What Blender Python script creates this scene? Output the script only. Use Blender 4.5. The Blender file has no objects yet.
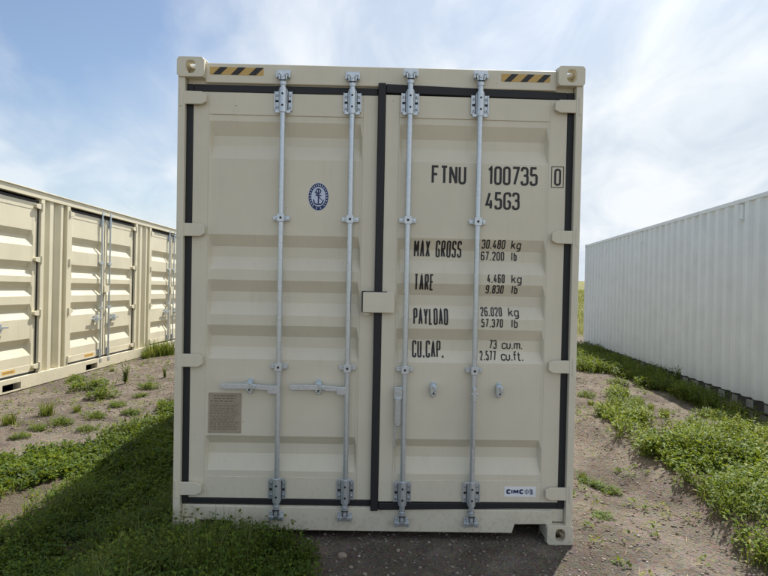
import bpy, bmesh, math, random
import numpy as np
from mathutils import Matrix, Vector

random.seed(7)
rng = np.random.default_rng(11)
SC = bpy.context.scene
COL = SC.collection

# ------------------------------------------------------------------ camera
FPX = 577.0                                   # focal length in pixels of a 768 px wide picture
CAM = np.array([-0.011, -3.463, 1.610])
YAW, PITCH, ROLL = math.radians(-0.79), math.radians(-1.09), math.radians(1.13)


def cam_axes():
    cy, sy, cp, sp = math.cos(YAW), math.sin(YAW), math.cos(PITCH), math.sin(PITCH)
    f = np.array([-sy * cp, cy * cp, sp])
    r = np.array([cy, sy, 0.0])
    u = np.cross(r, f)
    c, s = math.cos(ROLL), math.sin(ROLL)
    return c * r + s * u, -s * r + c * u, f


RIGHT, UP, FWD = cam_axes()
cd = bpy.data.cameras.new('camera')
cd.sensor_width = 36.0
cd.lens = FPX / 768.0 * 36.0
cd.clip_start = 0.05
cd.clip_end = 20000
cam = bpy.data.objects.new('camera', cd)
COL.objects.link(cam)
M = Matrix([[RIGHT[i], UP[i], -FWD[i], CAM[i]] for i in range(3)] + [[0, 0, 0, 1]])
cam.matrix_world = M
SC.camera = cam

# ------------------------------------------------------------------ light
SUN_EL, SUN_AZ = math.radians(55.0), math.radians(31.0)     # azimuth from +Y towards +X
world = bpy.data.worlds.new('World')
SC.world = world
world.use_nodes = True
wt = world.node_tree
wt.nodes.clear()


def wn(t, **k):
    n = wt.nodes.new(t)
    for a, b in k.items():
        setattr(n, a, b)
    return n


def build_world():
    L = wt.links.new
    out = wn('ShaderNodeOutputWorld')
    bg = wn('ShaderNodeBackground')
    bg.inputs[1].default_value = 0.095
    sky = wn('ShaderNodeTexSky')
    sky.sky_type = 'NISHITA'
    sky.sun_disc = False
    sky.sun_elevation = SUN_EL
    sky.sun_rotation = SUN_AZ
    sky.air_density = 1.0
    sky.dust_density = 0.9
    sky.ozone_density = 1.6
    tc = wn('ShaderNodeTexCoord')
    sep = wn('ShaderNodeSeparateXYZ')
    L(tc.outputs['Generated'], sep.inputs[0])
    zc = wn('ShaderNodeMath', operation='MAXIMUM')
    L(sep.outputs['Z'], zc.inputs[0])
    zc.inputs[1].default_value = 0.0
    za = wn('ShaderNodeMath', operation='ADD')
    L(zc.outputs[0], za.inputs[0])
    za.inputs[1].default_value = 0.34
    dx = wn('ShaderNodeMath', operation='DIVIDE')
    L(sep.outputs['X'], dx.inputs[0]); L(za.outputs[0], dx.inputs[1])
    dy = wn('ShaderNodeMath', operation='DIVIDE')
    L(sep.outputs['Y'], dy.inputs[0]); L(za.outputs[0], dy.inputs[1])
    cmb = wn('ShaderNodeCombineXYZ')
    L(dx.outputs[0], cmb.inputs[0]); L(dy.outputs[0], cmb.inputs[1])

    def noise(scale, rot, stretch, loc, detail, rough, dist):
        mp = wn('ShaderNodeMapping')
        mp.inputs['Location'].default_value = loc
        mp.inputs['Rotation'].default_value = (0, 0, math.radians(rot))
        mp.inputs['Scale'].default_value = (1, stretch, 1)
        L(cmb.outputs[0], mp.inputs[0])
        n = wn('ShaderNodeTexNoise')
        n.inputs['Scale'].default_value = scale
        n.inputs['Detail'].default_value = detail
        n.inputs['Roughness'].default_value = rough
        n.inputs['Distortion'].default_value = dist
        L(mp.outputs[0], n.inputs[0])
        return n
    big = noise(1.3, 20, 0.8, (3.1, 0.7, 0), 3, 0.5, 0.5)
    fine = noise(1.9, -35, 0.62, (0.0, 2.0, 0), 9, 0.52, 0.6)
    wisp = noise(4.2, -25, 0.55, (5.0, 1.0, 0), 8, 0.55, 0.7)
    # cloud sheet thins out towards -X, thickens towards +X
    gx = wn('ShaderNodeMapRange')
    L(dx.outputs[0], gx.inputs[0])
    gx.inputs[1].default_value = -0.9
    gx.inputs[2].default_value = 0.7
    gx.inputs[3].default_value = -0.05
    gx.inputs[4].default_value = 0.34
    # and thickens towards the horizon
    gz = wn('ShaderNodeMapRange')
    L(sep.outputs['Z'], gz.inputs[0])
    gz.inputs[1].default_value = 0.50
    gz.inputs[2].default_value = 0.05
    gz.inputs[3].default_value = 0.0
    gz.inputs[4].default_value = 0.24

    def mul(a, v):
        m = wn('ShaderNodeMath', operation='MULTIPLY')
        L(a, m.inputs[0]); m.inputs[1].default_value = v
        return m.outputs[0]

    def add(a, b):
        m = wn('ShaderNodeMath', operation='ADD')
        L(a, m.inputs[0]); L(b, m.inputs[1])
        return m.outputs[0]
    tot = add(add(mul(big.outputs[0], 0.40), mul(fine.outputs[0], 0.50)), mul(wisp.outputs[0], 0.22))
    tot = add(add(tot, gx.outputs[0]), gz.outputs[0])
    ramp = wn('ShaderNodeValToRGB')
    e = ramp.color_ramp.elements
    e[0].position, e[0].color = 0.56, (0.03, 0.03, 0.03, 1)
    e[1].position, e[1].color = 0.92, (1, 1, 1, 1)
    m_ = ramp.color_ramp.elements.new(0.74)
    m_.color = (0.62, 0.62, 0.62, 1)
    L(tot, ramp.inputs[0])
    # cloud tone: bright sheet with thicker grey-blue streaks
    tone = wn('ShaderNodeValToRGB')
    t = tone.color_ramp.elements
    t[0].position, t[0].color = 0.42, (5.2, 5.85, 6.6, 1)
    t[1].position, t[1].color = 0.58, (7.1, 7.4, 7.7, 1)
    L(add(mul(fine.outputs[0], 0.5), mul(wisp.outputs[0], 0.5)), tone.inputs[0])
    mix = wn('ShaderNodeMix', data_type='RGBA')
    L(ramp.outputs[0], mix.inputs[0])
    L(sky.outputs[0], mix.inputs[6])
    # thin cloud is brighter round the sun (forward scattering)
    dot = wn('ShaderNodeVectorMath', operation='DOT_PRODUCT')
    L(tc.outputs['Generated'], dot.inputs[0])
    dot.inputs[1].default_value = (math.sin(SUN_AZ) * math.cos(SUN_EL), math.cos(SUN_AZ) * math.cos(SUN_EL), math.sin(SUN_EL))
    dm = wn('ShaderNodeMath', operation='MAXIMUM')
    L(dot.outputs['Value'], dm.inputs[0]); dm.inputs[1].default_value = 0.0
    pw = wn('ShaderNodeMath', operation='POWER')
    L(dm.outputs[0], pw.inputs[0]); pw.inputs[1].default_value = 12.0
    gl = wn('ShaderNodeMath', operation='MULTIPLY_ADD')
    L(pw.outputs[0], gl.inputs[0]); gl.inputs[1].default_value = 0.9; gl.inputs[2].default_value = 1.0
    sc = wn('ShaderNodeVectorMath', operation='SCALE')
    L(tone.outputs[0], sc.inputs[0]); L(gl.outputs[0], sc.inputs['Scale'])
    L(sc.outputs[0], mix.inputs[7])
    L(mix.outputs[2], bg.inputs[0])
    L(bg.outputs[0], out.inputs[0])


build_world()
sd = bpy.data.lights.new('sun', 'SUN')
sd.energy = 5.0
sd.angle = math.radians(0.6)
sd.color = (1.0, 0.955, 0.88)
sun = bpy.data.objects.new('sun', sd)
COL.objects.link(sun)
sun.location = (8, 12, 20)
sdir = Vector((math.sin(SUN_AZ) * math.cos(SUN_EL), math.cos(SUN_AZ) * math.cos(SUN_EL), math.sin(SUN_EL)))
sun.rotation_euler = sdir.to_track_quat('Z', 'Y').to_euler()

SC.render.engine = 'CYCLES'
SC.view_settings.view_transform = 'Standard'
SC.view_settings.look = 'None'
SC.view_settings.gamma = 1.0
SC.view_settings.use_curve_mapping = False
SC.view_settings.exposure = 0.46
SC.cycles.max_bounces = 8
SC.cycles.diffuse_bounces = 5
SC.cycles.transparent_max_bounces = 8


# ------------------------------------------------------------------ materials
MATS = {}


def new_mat(name):
    m = bpy.data.materials.new(name)
    m.use_nodes = True
    nt = m.node_tree
    b = nt.nodes['Principled BSDF']
    MATS[name] = m
    return m, nt, b


def nnode(nt, t, **k):
    n = nt.nodes.new(t)
    for a, b in k.items():
        setattr(n, a, b)
    return n


def rgb(c):
    return (c[0], c[1], c[2], 1.0)


def noise_node(nt, scale, detail=4, rough=0.5, coords=None, scl=None, out='Fac'):
    tc = nnode(nt, 'ShaderNodeTexCoord')
    n = nnode(nt, 'ShaderNodeTexNoise')
    n.inputs['Scale'].default_value = scale
    n.inputs['Detail'].default_value = detail
    n.inputs['Roughness'].default_value = rough
    if scl:
        mp = nnode(nt, 'ShaderNodeMapping')
        mp.inputs['Scale'].default_value = scl
        nt.links.new(tc.outputs['Object'], mp.inputs[0])
        nt.links.new(mp.outputs[0], n.inputs[0])
    else:
        nt.links.new(tc.outputs['Object'], n.inputs[0])
    return n.outputs[out]


def ramp(nt, src, stops):
    r = nnode(nt, 'ShaderNodeValToRGB')
    el = r.color_ramp.elements
    el[0].position, el[0].color = stops[0][0], rgb(stops[0][1])
    el[1].position, el[1].color = stops[-1][0], rgb(stops[-1][1])
    for p, c in stops[1:-1]:
        e = el.new(p)
        e.color = rgb(c)
    nt.links.new(src, r.inputs[0])
    return r.outputs[0]


def mixc(nt, fac, a, b, mode='MIX'):
    m = nnode(nt, 'ShaderNodeMix', data_type='RGBA', blend_type=mode)
    for idx, v in ((0, fac), (6, a), (7, b)):
        if isinstance(v, (int, float)):
            m.inputs[idx].default_value = v
        elif isinstance(v, tuple):
            m.inputs[idx].default_value = rgb(v)
        else:
            nt.links.new(v, m.inputs[idx])
    return m.outputs[2]


def bump(nt, b, h, strength, dist):
    n = nnode(nt, 'ShaderNodeBump')
    n.inputs['Strength'].default_value = strength
    n.inputs['Distance'].default_value = dist
    nt.links.new(h, n.inputs['Height'])
    nt.links.new(n.outputs[0], b.inputs['Normal'])


def paint(name, col, rough=0.42, var=0.06, dust=(0.36, 0.29, 0.21), dust_amt=0.35):
    """painted steel: slight mottling, faint runs down the face, dusty specks"""
    m, nt, b = new_mat(name)
    blot = noise_node(nt, 2.3, 5, 0.6)
    c1 = mixc(nt, ramp(nt, blot, [(0.35, (0, 0, 0)), (0.68, (1, 1, 1))]), tuple(x * (1 - var) for x in col), tuple(min(1, x * (1 + var * .6)) for x in col))
    runs = noise_node(nt, 3.0, 4, 0.6, scl=(9, 9, 0.5))
    c2 = mixc(nt, ramp(nt, runs, [(0.56, (0, 0, 0)), (0.80, (0.35 * dust_amt,) * 3)]), c1, dust)
    spk = noise_node(nt, 85, 3, 0.7)
    c3 = mixc(nt, ramp(nt, spk, [(0.66, (0, 0, 0)), (0.80, (0.7 * dust_amt,) * 3)]), c2, dust)
    tcz = nnode(nt, 'ShaderNodeTexCoord')
    sz = nnode(nt, 'ShaderNodeSeparateXYZ')
    nt.links.new(tcz.outputs['Object'], sz.inputs[0])
    low = nnode(nt, 'ShaderNodeMapRange')
    nt.links.new(sz.outputs['Z'], low.inputs[0])
    low.inputs[1].default_value = 0.42
    low.inputs[2].default_value = 0.03
    spl = noise_node(nt, 38, 5, 0.75)
    sm = nnode(nt, 'ShaderNodeMath', operation='MULTIPLY')
    nt.links.new(low.outputs[0], sm.inputs[0])
    nt.links.new(ramp(nt, spl, [(0.48, (0.05, 0.05, 0.05)), (0.70, (0.5,) * 3)]), sm.inputs[1])
    c3 = mixc(nt, sm.outputs[0], c3, (0.30, 0.25, 0.19))
    rust = noise_node(nt, 47, 2, 0.5)
    c3 = mixc(nt, ramp(nt, rust, [(0.775, (0, 0, 0)), (0.80, (.8,) * 3)]), c3, (0.16, 0.065, 0.03))
    nt.links.new(c3, b.inputs['Base Color'])
    rr = nnode(nt, 'ShaderNodeMapRange')
    nt.links.new(blot, rr.inputs[0])
    rr.inputs[3].default_value = rough - 0.08
    rr.inputs[4].default_value = rough + 0.14
    nt.links.new(rr.outputs[0], b.inputs['Roughness'])
    wob = noise_node(nt, 4.5, 3, 0.5)
    bump(nt, b, wob, 0.25, 0.006)
    return m


def plain(name, col, rough=0.6, metal=0.0, var=0.0, scale=20.0):
    m, nt, b = new_mat(name)
    if var:
        n = noise_node(nt, scale, 5, 0.6)
        c = mixc(nt, n, tuple(x * (1 - var) for x in col), tuple(min(1, x * (1 + var)) for x in col))
        nt.links.new(c, b.inputs['Base Color'])
    else:
        b.inputs['Base Color'].default_value = rgb(col)
    b.inputs['Roughness'].default_value = rough
    b.inputs['Metallic'].default_value = metal
    return m


BEIGE = paint('beige_paint', (0.675, 0.632, 0.510))
CREAM = paint('cream_paint', (0.70, 0.65, 0.49), dust_amt=0.5)
WHITE = paint('white_paint', (0.725, 0.77, 0.785), rough=0.5, dust_amt=0.15)
RUBBER = plain('black_rubber', (0.012, 0.013, 0.016), 0.62, var=0.3, scale=30)
INK = plain('black_vinyl', (0.018, 0.018, 0.02), 0.5)
GALV = plain('galvanised_steel', (0.58, 0.63, 0.67), 0.30, 0.65, var=0.22, scale=60)
ZINC = plain('zinc_fitting', (0.58, 0.63, 0.67), 0.34, 0.65, var=0.30, scale=90)
CHROME = plain('bright_zinc', (0.55, 0.64, 0.71), 0.26, 0.85, var=0.25, scale=70)
RECESS_SHADE = plain('painted_recess_shade', (0.02, 0.02, 0.022), 0.7)  # near-black colour standing for shade inside holes, gaps and fork pockets
YELLOW = plain('yellow_vinyl', (0.55, 0.36, 0.11), 0.5, var=0.12, scale=120)
ORANGE = plain('orange_vinyl', (0.75, 0.42, 0.06), 0.5, var=0.15, scale=200)
STICK = plain('white_vinyl', (0.80, 0.83, 0.86), 0.45)
NAVY = plain('navy_vinyl', (0.012, 0.025, 0.11), 0.45)
PALEBLUE = plain('pale_blue_vinyl', (0.55, 0.64, 0.78), 0.5)
PLATE = plain('brown_data_plate', (0.37, 0.315, 0.24), 0.45, 0.15, var=0.18, scale=25)
PLATETXT = plain('plate_etching', (0.19, 0.16, 0.125), 0.6)
WOOD = plain('floor_plywood', (0.16, 0.09, 0.05), 0.7, var=0.2)
RAILDARK = plain('dark_base_rail', (0.055, 0.055, 0.05), 0.8, var=0.4, scale=9)  # front base rail is near-black, the rear one white
RAILPALE = plain('dusty_pale_steel', (0.27, 0.28, 0.255), 0.75, var=0.35, scale=14)
UNDER = plain('undercoat_black', (0.02, 0.02, 0.02), 0.8)


# ------------------------------------------------------------------ helpers
def tag(o, label=None, cat=None, group=None, kind=None):
    if label: o['label'] = label
    if cat: o['category'] = cat
    if group: o['group'] = group
    if kind: o['kind'] = kind
    return o


def empty(name, mat=None):
    o = bpy.data.objects.new(name, None)
    o.empty_display_size = 0.2
    COL.objects.link(o)
    if mat is not None:
        o.matrix_world = mat
    return o


class MB:
    """collects shapes and links them as ONE mesh object"""

    def __init__(s, T=None):
        s.v, s.f, s.m, s.sm, s.T = [], [], [], [], T

    def add(s, vs, fs, mat=0, smooth=False):
        o = len(s.v)
        s.v += [tuple(p) for p in vs]
        for q in fs:
            s.f.append([i + o for i in q]); s.m.append(mat); s.sm.append(smooth)
        return s

    def box(s, x0, x1, y0, y1, z0, z1, mat=0):
        vs = [(x, y, z) for z in (z0, z1) for y in (y0, y1) for x in (x0, x1)]
        return s.add(vs, [(0, 2, 3, 1), (4, 5, 7, 6), (0, 1, 5, 4), (2, 6, 7, 3), (0, 4, 6, 2), (1, 3, 7, 5)], mat)

    def prism(s, pts, y0, y1, mat=0):
        """polygon in XZ extruded from y0 to y1"""
        n = len(pts)
        vs = [(x, y0, z) for x, z in pts] + [(x, y1, z) for x, z in pts]
        fs = [tuple(range(n)), tuple(range(2 * n - 1, n - 1, -1))]
        fs += [(i, i + n, (i + 1) % n + n, (i + 1) % n) for i in range(n)]
        return s.add(vs, fs, mat)

    def prism_xy(s, pts, z0, z1, mat=0):
        n = len(pts)
        vs = [(x, y, z0) for x, y in pts] + [(x, y, z1) for x, y in pts]
        fs = [tuple(range(n)), tuple(range(2 * n - 1, n - 1, -1))]
        fs += [(i, i + n, (i + 1) % n + n, (i + 1) % n) for i in range(n)]
        return s.add(vs, fs, mat)

    def cyl(s, a, b, r0, r1=None, n=14, mat=0):
        r1 = r0 if r1 is None else r1
        a, b = Vector(a), Vector(b)
        d = (b - a).normalized()
        h = Vector((0, 0, 1)) if abs(d.z) < 0.9 else Vector((1, 0, 0))
        u = d.cross(h).normalized(); w = d.cross(u)
        vs = []
        for c, r in ((a, r0), (b, r1)):
            for i in range(n):
                t = 2 * math.pi * i / n
                vs.append(tuple(c + u * (r * math.cos(t)) + w * (r * math.sin(t))))
        s.add(vs, [(i, (i + 1) % n, (i + 1) % n + n, i + n) for i in range(n)], mat, True)
        s.add(vs[:n], [tuple(range(n))], mat); s.add(vs[n:], [tuple(range(n))], mat)
        return s

    def bolt(s, x, y, z, r=0.009, t=0.008, mat=0):
        return s.cyl((x, y, z), (x, y - t, z), r, r * 0.9, 6, mat)

    def build(s, name, mats, parent=None, bevel=0.0, seg=2, ang=35):
        me = bpy.data.meshes.new(name)
        vs = [s.T(*p) for p in s.v] if s.T else s.v
        me.from_pydata(vs, [], s.f)
        mats = mats if isinstance(mats, (list, tuple)) else [mats]
        for m in mats:
            me.materials.append(m)
        me.polygons.foreach_set('material_index', s.m)
        me.polygons.foreach_set('use_smooth', s.sm)
        bm = bmesh.new(); bm.from_mesh(me)
        bmesh.ops.recalc_face_normals(bm, faces=bm.faces)
        bm.to_mesh(me); bm.free()
        o = bpy.data.objects.new(name, me)
        COL.objects.link(o)
        o.parent = parent
        if bevel:
            b = o.modifiers.new('bevel', 'BEVEL')
            b.width = bevel; b.segments = seg; b.limit_method = 'ANGLE'; b.angle_limit = math.radians(ang)
            b.harden_normals = False
        return o


def rounded_rect(x0, x1, z0, z1, r, n=5):
    pts = []
    for cx, cz, a0 in ((x1 - r, z1 - r, 0), (x0 + r, z1 - r, 90), (x0 + r, z0 + r, 180), (x1 - r, z0 + r, 270)):
        for i in range(n):
            a = math.radians(a0 + 90 * i / (n - 1))
            pts.append((cx + r * math.cos(a), cz + r * math.sin(a)))
    return pts


# ------------------------------------------------------------------ lettering (own narrow stroke alphabet)
w_ = 0.44
GL = {
    'F': (w_, [[(0, 0), (0, 1), (w_, 1)], [(0, .53), (.36, .53)]]),
    'T': (w_, [[(0, 1), (w_, 1)], [(w_ / 2, 0), (w_ / 2, .98)]]),
    'N': (.48, [[(0, 0), (0, 1)], [(0, 1), (.48, 0)], [(.48, 0), (.48, 1)]]),
    'U': (w_, [['r', (0, 1), (0, 0), (w_, 0), (w_, 1)]]),
    '1': (.24, [[(.03, .82), (.2, 1), (.2, 0)]]),
    '0': (.40, [['c', (0, 0), (0, 1), (.40, 1), (.40, 0)]]),
    'O': (.44, [['c', (0, 0), (0, 1), (.44, 1), (.44, 0)]]),
    '7': (.42, [[(0, 1), (.42, 1), (.13, 0)]]),
    '3': (.42, [['r', (0, .80), (0, 1), (.40, 1), (.40, .54), (.14, .54)], ['r', (.14, .54), (.42, .54), (.42, 0), (0, 0), (0, .20)]]),
    '5': (.42, [[(.40, 1), (.03, 1), (0, .56)], ['r', (0, .56), (.42, .62), (.42, 0), (0, 0), (0, .20)]]),
    '4': (.46, [[(.24, 1), (0, .24), (.46, .24)], [(.34, 0), (.34, .52)]]),
    'G': (.44, [['r', (.44, .78), (.44, 1), (0, 1), (0, 0), (.44, 0), (.44, .47)], [(.44, .47), (.24, .47)]]),
    '2': (.42, [['r', (0, .78), (0, 1), (.42, 1), (.42, .60), (.02, .05)], [(0, 0), (.42, 0)]]),
    '6': (.42, [['r', (.40, .84), (.40, 1), (0, 1), (0, 0), (.42, 0), (.42, .56), (.03, .56)]]),
    '8': (.42, [['c', (.02, .54), (.02, 1), (.40, 1), (.40, .54)], ['c', (0, 0), (0, .54), (.42, .54), (.42, 0)]]),
    '9': (.42, [['r', (.02, .16), (.02, 0), (.42, 0), (.42, 1), (0, 1), (0, .44), (.39, .44)]]),
    'M': (.56, [[(0, 0), (0, 1)], [(0, 1), (.28, .35), (.56, 1)], [(.56, 1), (.56, 0)]]),
    'A': (.46, [[(0, 0), (.23, 1), (.46, 0)], [(.08, .30), (.38, .30)]]),
    'X': (.46, [[(0, 0), (.46, 1)], [(0, 1), (.46, 0)]]),
    'R': (.45, [[(0, 0), (0, 1)], ['r', (0, 1), (.43, 1), (.43, .50), (0, .50)], [(.2, .50), (.45, 0)]]),
    'S': (.44, [['r', (.43, .80), (.43, 1), (0, 1), (0, .54), (.44, .50), (.44, 0), (0, 0), (0, .20)]]),
    'E': (.40, [[(.40, 1), (0, 1), (0, 0), (.40, 0)], [(0, .53), (.34, .53)]]),
    'P': (.44, [[(0, 0), (0, 1)], ['r', (0, 1), (.44, 1), (.44, .46), (0, .46)]]),
    'Y': (.46, [[(0, 1), (.23, .46), (.46, 1)], [(.23, 0), (.23, .46)]]),
    'L': (.38, [[(0, 1), (0, 0), (.38, 0)]]),
    'D': (.45, [[(0, 0), (0, 1)], ['r', (0, 1), (.45, 1), (.45, 0), (0, 0)]]),
    'C': (.44, [['r', (.44, .78), (.44, 1), (0, 1), (0, 0), (.44, 0), (.44, .22)]]),
    'I': (.06, [[(.03, 0), (.03, 1)]]),
    '.': (.10, [[(.05, -.05), (.05, .09)]]),
    'k': (.36, [[(0, 0), (0, 1)], [(.34, .68), (.02, .30)], [(.13, .42), (.36, 0)]]),
    'g': (.38, [['c', (0, 0), (0, .66), (.36, .66), (.36, 0)], ['r', (.36, .7), (.36, -.28), (.02, -.28)]]),
    'l': (.10, [[(.05, 0), (.05, 1)]]),
    'b': (.38, [[(0, 0), (0, 1)], ['r', (0, .66), (.36, .66), (.36, 0), (0, 0)]]),
    'c': (.34, [['r', (.34, .52), (.34, .66), (0, .66), (0, 0), (.34, 0), (.34, .14)]]),
    'u': (.36, [['r', (0, .66), (0, 0), (.34, 0), (.36, .66)]]),
    'm': (.58, [[(0, 0), (0, .66)], ['r', (0, .62), (.29, .66), (.29, 0)], ['r', (.29, .62), (.58, .66), (.58, 0)]]),
    'f': (.26, [['r', (.26, 1), (.09, 1), (.09, 0)], [(-.02, .66), (.24, .66)]]),
    't': (.26, [['r', (.09, .92), (.09, 0), (.26, 0)], [(-.02, .66), (.24, .66)]]),
}


def fillet(pts, r, closed):
    n = len(pts)
    out = []
    for i, p in enumerate(pts):
        if not closed and i in (0, n - 1):
            out.append(p); continue
        a, b = pts[(i - 1) % n], pts[(i + 1) % n]
        da = math.hypot(a[0] - p[0], a[1] - p[1]); db = math.hypot(b[0] - p[0], b[1] - p[1])
        q = min(r, da * .49, db * .49)
        p0 = (p[0] + (a[0] - p[0]) / da * q, p[1] + (a[1] - p[1]) / da * q)
        p1 = (p[0] + (b[0] - p[0]) / db * q, p[1] + (b[1] - p[1]) / db * q)
        for k in range(5):
            t = k / 4
            out.append(tuple((1 - t) ** 2 * p0[j] + 2 * t * (1 - t) * p[j] + t * t * p1[j] for j in (0, 1)))
    return out


def ribbon(mb, pts, hw, surf, lift, closed=False, step=0.008, mat=0):
    P = []
    n = len(pts)
    for i in range(n if closed else n - 1):
        a, b = pts[i], pts[(i + 1) % n]
        d = math.hypot(b[0] - a[0], b[1] - a[1])
        k = max(1, int(d / step))
        for j in range(k):
            P.append((a[0] + (b[0] - a[0]) * j / k, a[1] + (b[1] - a[1]) * j / k))
    if not closed:
        P.append(pts[-1])
    n = len(P)
    vs = []
    for i, p in enumerate(P):
        a = P[(i - 1) % n] if closed or i > 0 else None
        b = P[(i + 1) % n] if closed or i < n - 1 else None
        d1 = Vector((p[0] - a[0], p[1] - a[1])).normalized() if a else None
        d2 = Vector((b[0] - p[0], b[1] - p[1])).normalized() if b else None
        d1 = d1 or d2; d2 = d2 or d1
        t = (d1 + d2)
        t = t.normalized() if t.length > 1e-6 else d2
        nrm = Vector((-t.y, t.x))
        sc = min(1.8, 1 / max(0.3, nrm.dot(Vector((-d1.y, d1.x)))))
        for sgn in (1, -1):
            x, z = p[0] + nrm.x * hw * sc * sgn, p[1] + nrm.y * hw * sc * sgn
            vs.append((x, surf(x, z) - lift, z))
    m = n if closed else n - 1
    mb.add(vs, [(2 * i, 2 * i + 1, 2 * ((i + 1) % n) + 1, 2 * ((i + 1) % n)) for i in range(m)], mat)


def text(mb, s, x0, x1, z0, z1, hw, surf, lift=0.0016, gap=.20, mat=0, space=.42, stretch=True):
    """write s between x0 and x1, cap height z0..z1"""
    h = z1 - z0
    g = 2 * hw * (1 + gap * 3)                 # pitch between neighbouring strokes
    sp = h * space
    nch = len(s.replace(' ', ''))
    units = sum(GL[c][0] for c in s if c != ' ')
    fixed = g * (len(s) - s.count(' ') - 1) + s.count(' ') * sp
    sx = max(0.35 * h, (x1 - x0 - 2 * hw - fixed) / units)
    x = x0 + hw
    for i, ch in enumerate(s):
        if ch == ' ':
            x += sp; continue
        gw, strokes = GL[ch]
        for k, st in enumerate(strokes):
            closed = False; pts = st
            if st[0] in ('r', 'c'):
                closed = st[0] == 'c'
                pts = st[1:]
            q = [(x + px * sx, z0 + hw + pz * (h - 2 * hw)) for px, pz in pts]
            if st[0] in ('r', 'c'):
                q = fillet(q, 0.2 * h, closed)
            ribbon(mb, q, hw, surf, lift + 0.0004 * k, closed, mat=mat)
        x += gw * sx + g
    return mb


# ------------------------------------------------------------------ shared container pieces
def plate_with_hole(mb, fn, w, h, r, rx, ry, t, n=32):
    """rounded plate w x h, thickness t, stadium-like hole; fn maps (u, v, depth) to xyz"""
    out, inn = [], []
    for i in range(n):
        a = 2 * math.pi * (i + .5) / n
        c, s = math.cos(a), math.sin(a)
        k = min((w / 2) / max(1e-6, abs(c)), (h / 2) / max(1e-6, abs(s)))
        u, v = c * k, s * k
        ex, ey = abs(u) - (w / 2 - r), abs(v) - (h / 2 - r)
        if ex > 0 and ey > 0:
            d = math.hypot(ex, ey)
            if d > r:
                u = math.copysign(w / 2 - r + ex / d * r, u); v = math.copysign(h / 2 - r + ey / d * r, v)
        out.append((u, v)); inn.append((rx * c / (abs(c) ** 3 + abs(s) ** 3) ** (1 / 3), ry * s / (abs(c) ** 3 + abs(s) ** 3) ** (1 / 3)))
    vs = []
    for ring, d in ((out, 0), (inn, 0), (inn, t), (out, t)):
        vs += [fn(u, v, d) for u, v in ring]
    fs = []
    for a, b in ((0, 1), (1, 2), (2, 3), (3, 0)):
        fs += [(a * n + i, a * n + (i + 1) % n, b * n + (i + 1) % n, b * n + i) for i in range(n)]
    mb.add(vs, fs, 0, False)


def casting(parent, cx, cz, cy, sx, sz, sy, mat):
    """corner casting 162 x 178 x 118; sx, sz, sy: outward signs"""
    W, D, H = 0.162, 0.178, 0.118
    mb = MB()
    X = lambda u: cx - sx * u            # u: inward from the outer side face
    Y = lambda d: cy - sy * d            # d: inward from the end face
    Z = lambda v: cz - sz * v            # v: inward from top / bottom
    plate_with_hole(mb, lambda u, v, d: (X(W / 2 + u), Y(d), Z(H / 2 + v)), W, H, 0.016, 0.029, 0.038, 0.03)
    plate_with_hole(mb, lambda u, v, d: (X(d), Y(D / 2 + u * 0.8 + 0.015), Z(H / 2 + v)), D, H - .004, 0.014, 0.034, 0.03, 0.026)
    plate_with_hole(mb, lambda u, v, d: (X(W / 2 + u), Y(D / 2 + v * 0.82 + 0.015), Z(d)), W - .004, D, 0.012, 0.03, 0.055, 0.024)
    b = lambda u0, u1, d0, d1, v0, v1: mb.box(*sorted((X(u0), X(u1))), *sorted((Y(d0), Y(d1))), *sorted((Z(v0), Z(v1))))
    b(W - .03, W - .002, .02, D, .004, H - .003)
    b(.004, W - .03, D - .02, D - .001, .004, H - .003)
    b(.004, W - .004, .02, D - .02, H - .026, H - .002)
    return mb.build('corner_casting', mat, parent, 0.003)


def corr_profile(length, pitch=0.278, depth=0.036):
    """outward = 0, inward = depth; returns [(s, d)]"""
    pts = []
    s = 0.0
    flat, slope = 0.092, 0.047
    while s < length:
        for ds, d in ((0, 0), (flat, 0), (flat + slope, depth), (2 * flat + slope, depth)):
            if s + ds < length:
                pts.append((s + ds, d))
        s += pitch
    pts.append((length, 0))
    return pts


def corrugated(mb, fn, length, h0, h1, pitch=0.278, depth=0.036, thick=0.004):
    """vertical corrugation; fn(s, d, z) -> xyz, d measured inward"""
    pr = corr_profile(length, pitch, depth)
    n = len(pr)
    vs = [fn(s, d, h0) for s, d in pr] + [fn(s, d, h1) for s, d in pr]
    vs += [fn(s, d + thick, h0) for s, d in pr] + [fn(s, d + thick, h1) for s, d in pr]
    fs = []
    for i in range(n - 1):
        fs.append((i, i + 1, n + i + 1, n + i)); fs.append((2 * n + i, 3 * n + i, 3 * n + i + 1, 2 * n + i + 1))
    mb.add(vs, fs)


def door_panel(mb, T, xl, xr, z0, z1, yf, prof, ramp_w=0.035):
    """pressed sheet: prof is [(z, depth)] from top to bottom"""
    xs = [xl, xl + 0.004, xl + ramp_w, xr - ramp_w, xr - 0.004, xr]
    k = [0, 0, 1, 1, 0, 0]
    zs = [p[0] for p in prof]
    vs = []
    for z, d in prof:
        for x, kk in zip(xs, k):
            vs.append((x, yf + d * kk, z))
    n = len(xs)
    fs = []
    for j in range(len(zs) - 1):
        for i in range(n - 1):
            fs.append((j * n + i, j * n + i + 1, (j + 1) * n + i + 1, (j + 1) * n + i))
    mb.add(vs, fs)


def prof_depth(prof, z):
    if z >= prof[0][0]: return 0.0
    for (a, da), (b, db) in zip(prof, prof[1:]):
        if b <= z <= a:
            return da + (db - da) * (a - z) / max(1e-9, a - b)
    return 0.0


def trough(z_top, z_in, z_out, z_end, d=0.036):
    return [(z_top, 0.0), (z_in, d), (z_out, d), (z_end, 0.0)]


YF = 0.050           # front of the door frames behind the casting face
Z_DT, Z_DB = 2.705, 0.243


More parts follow.
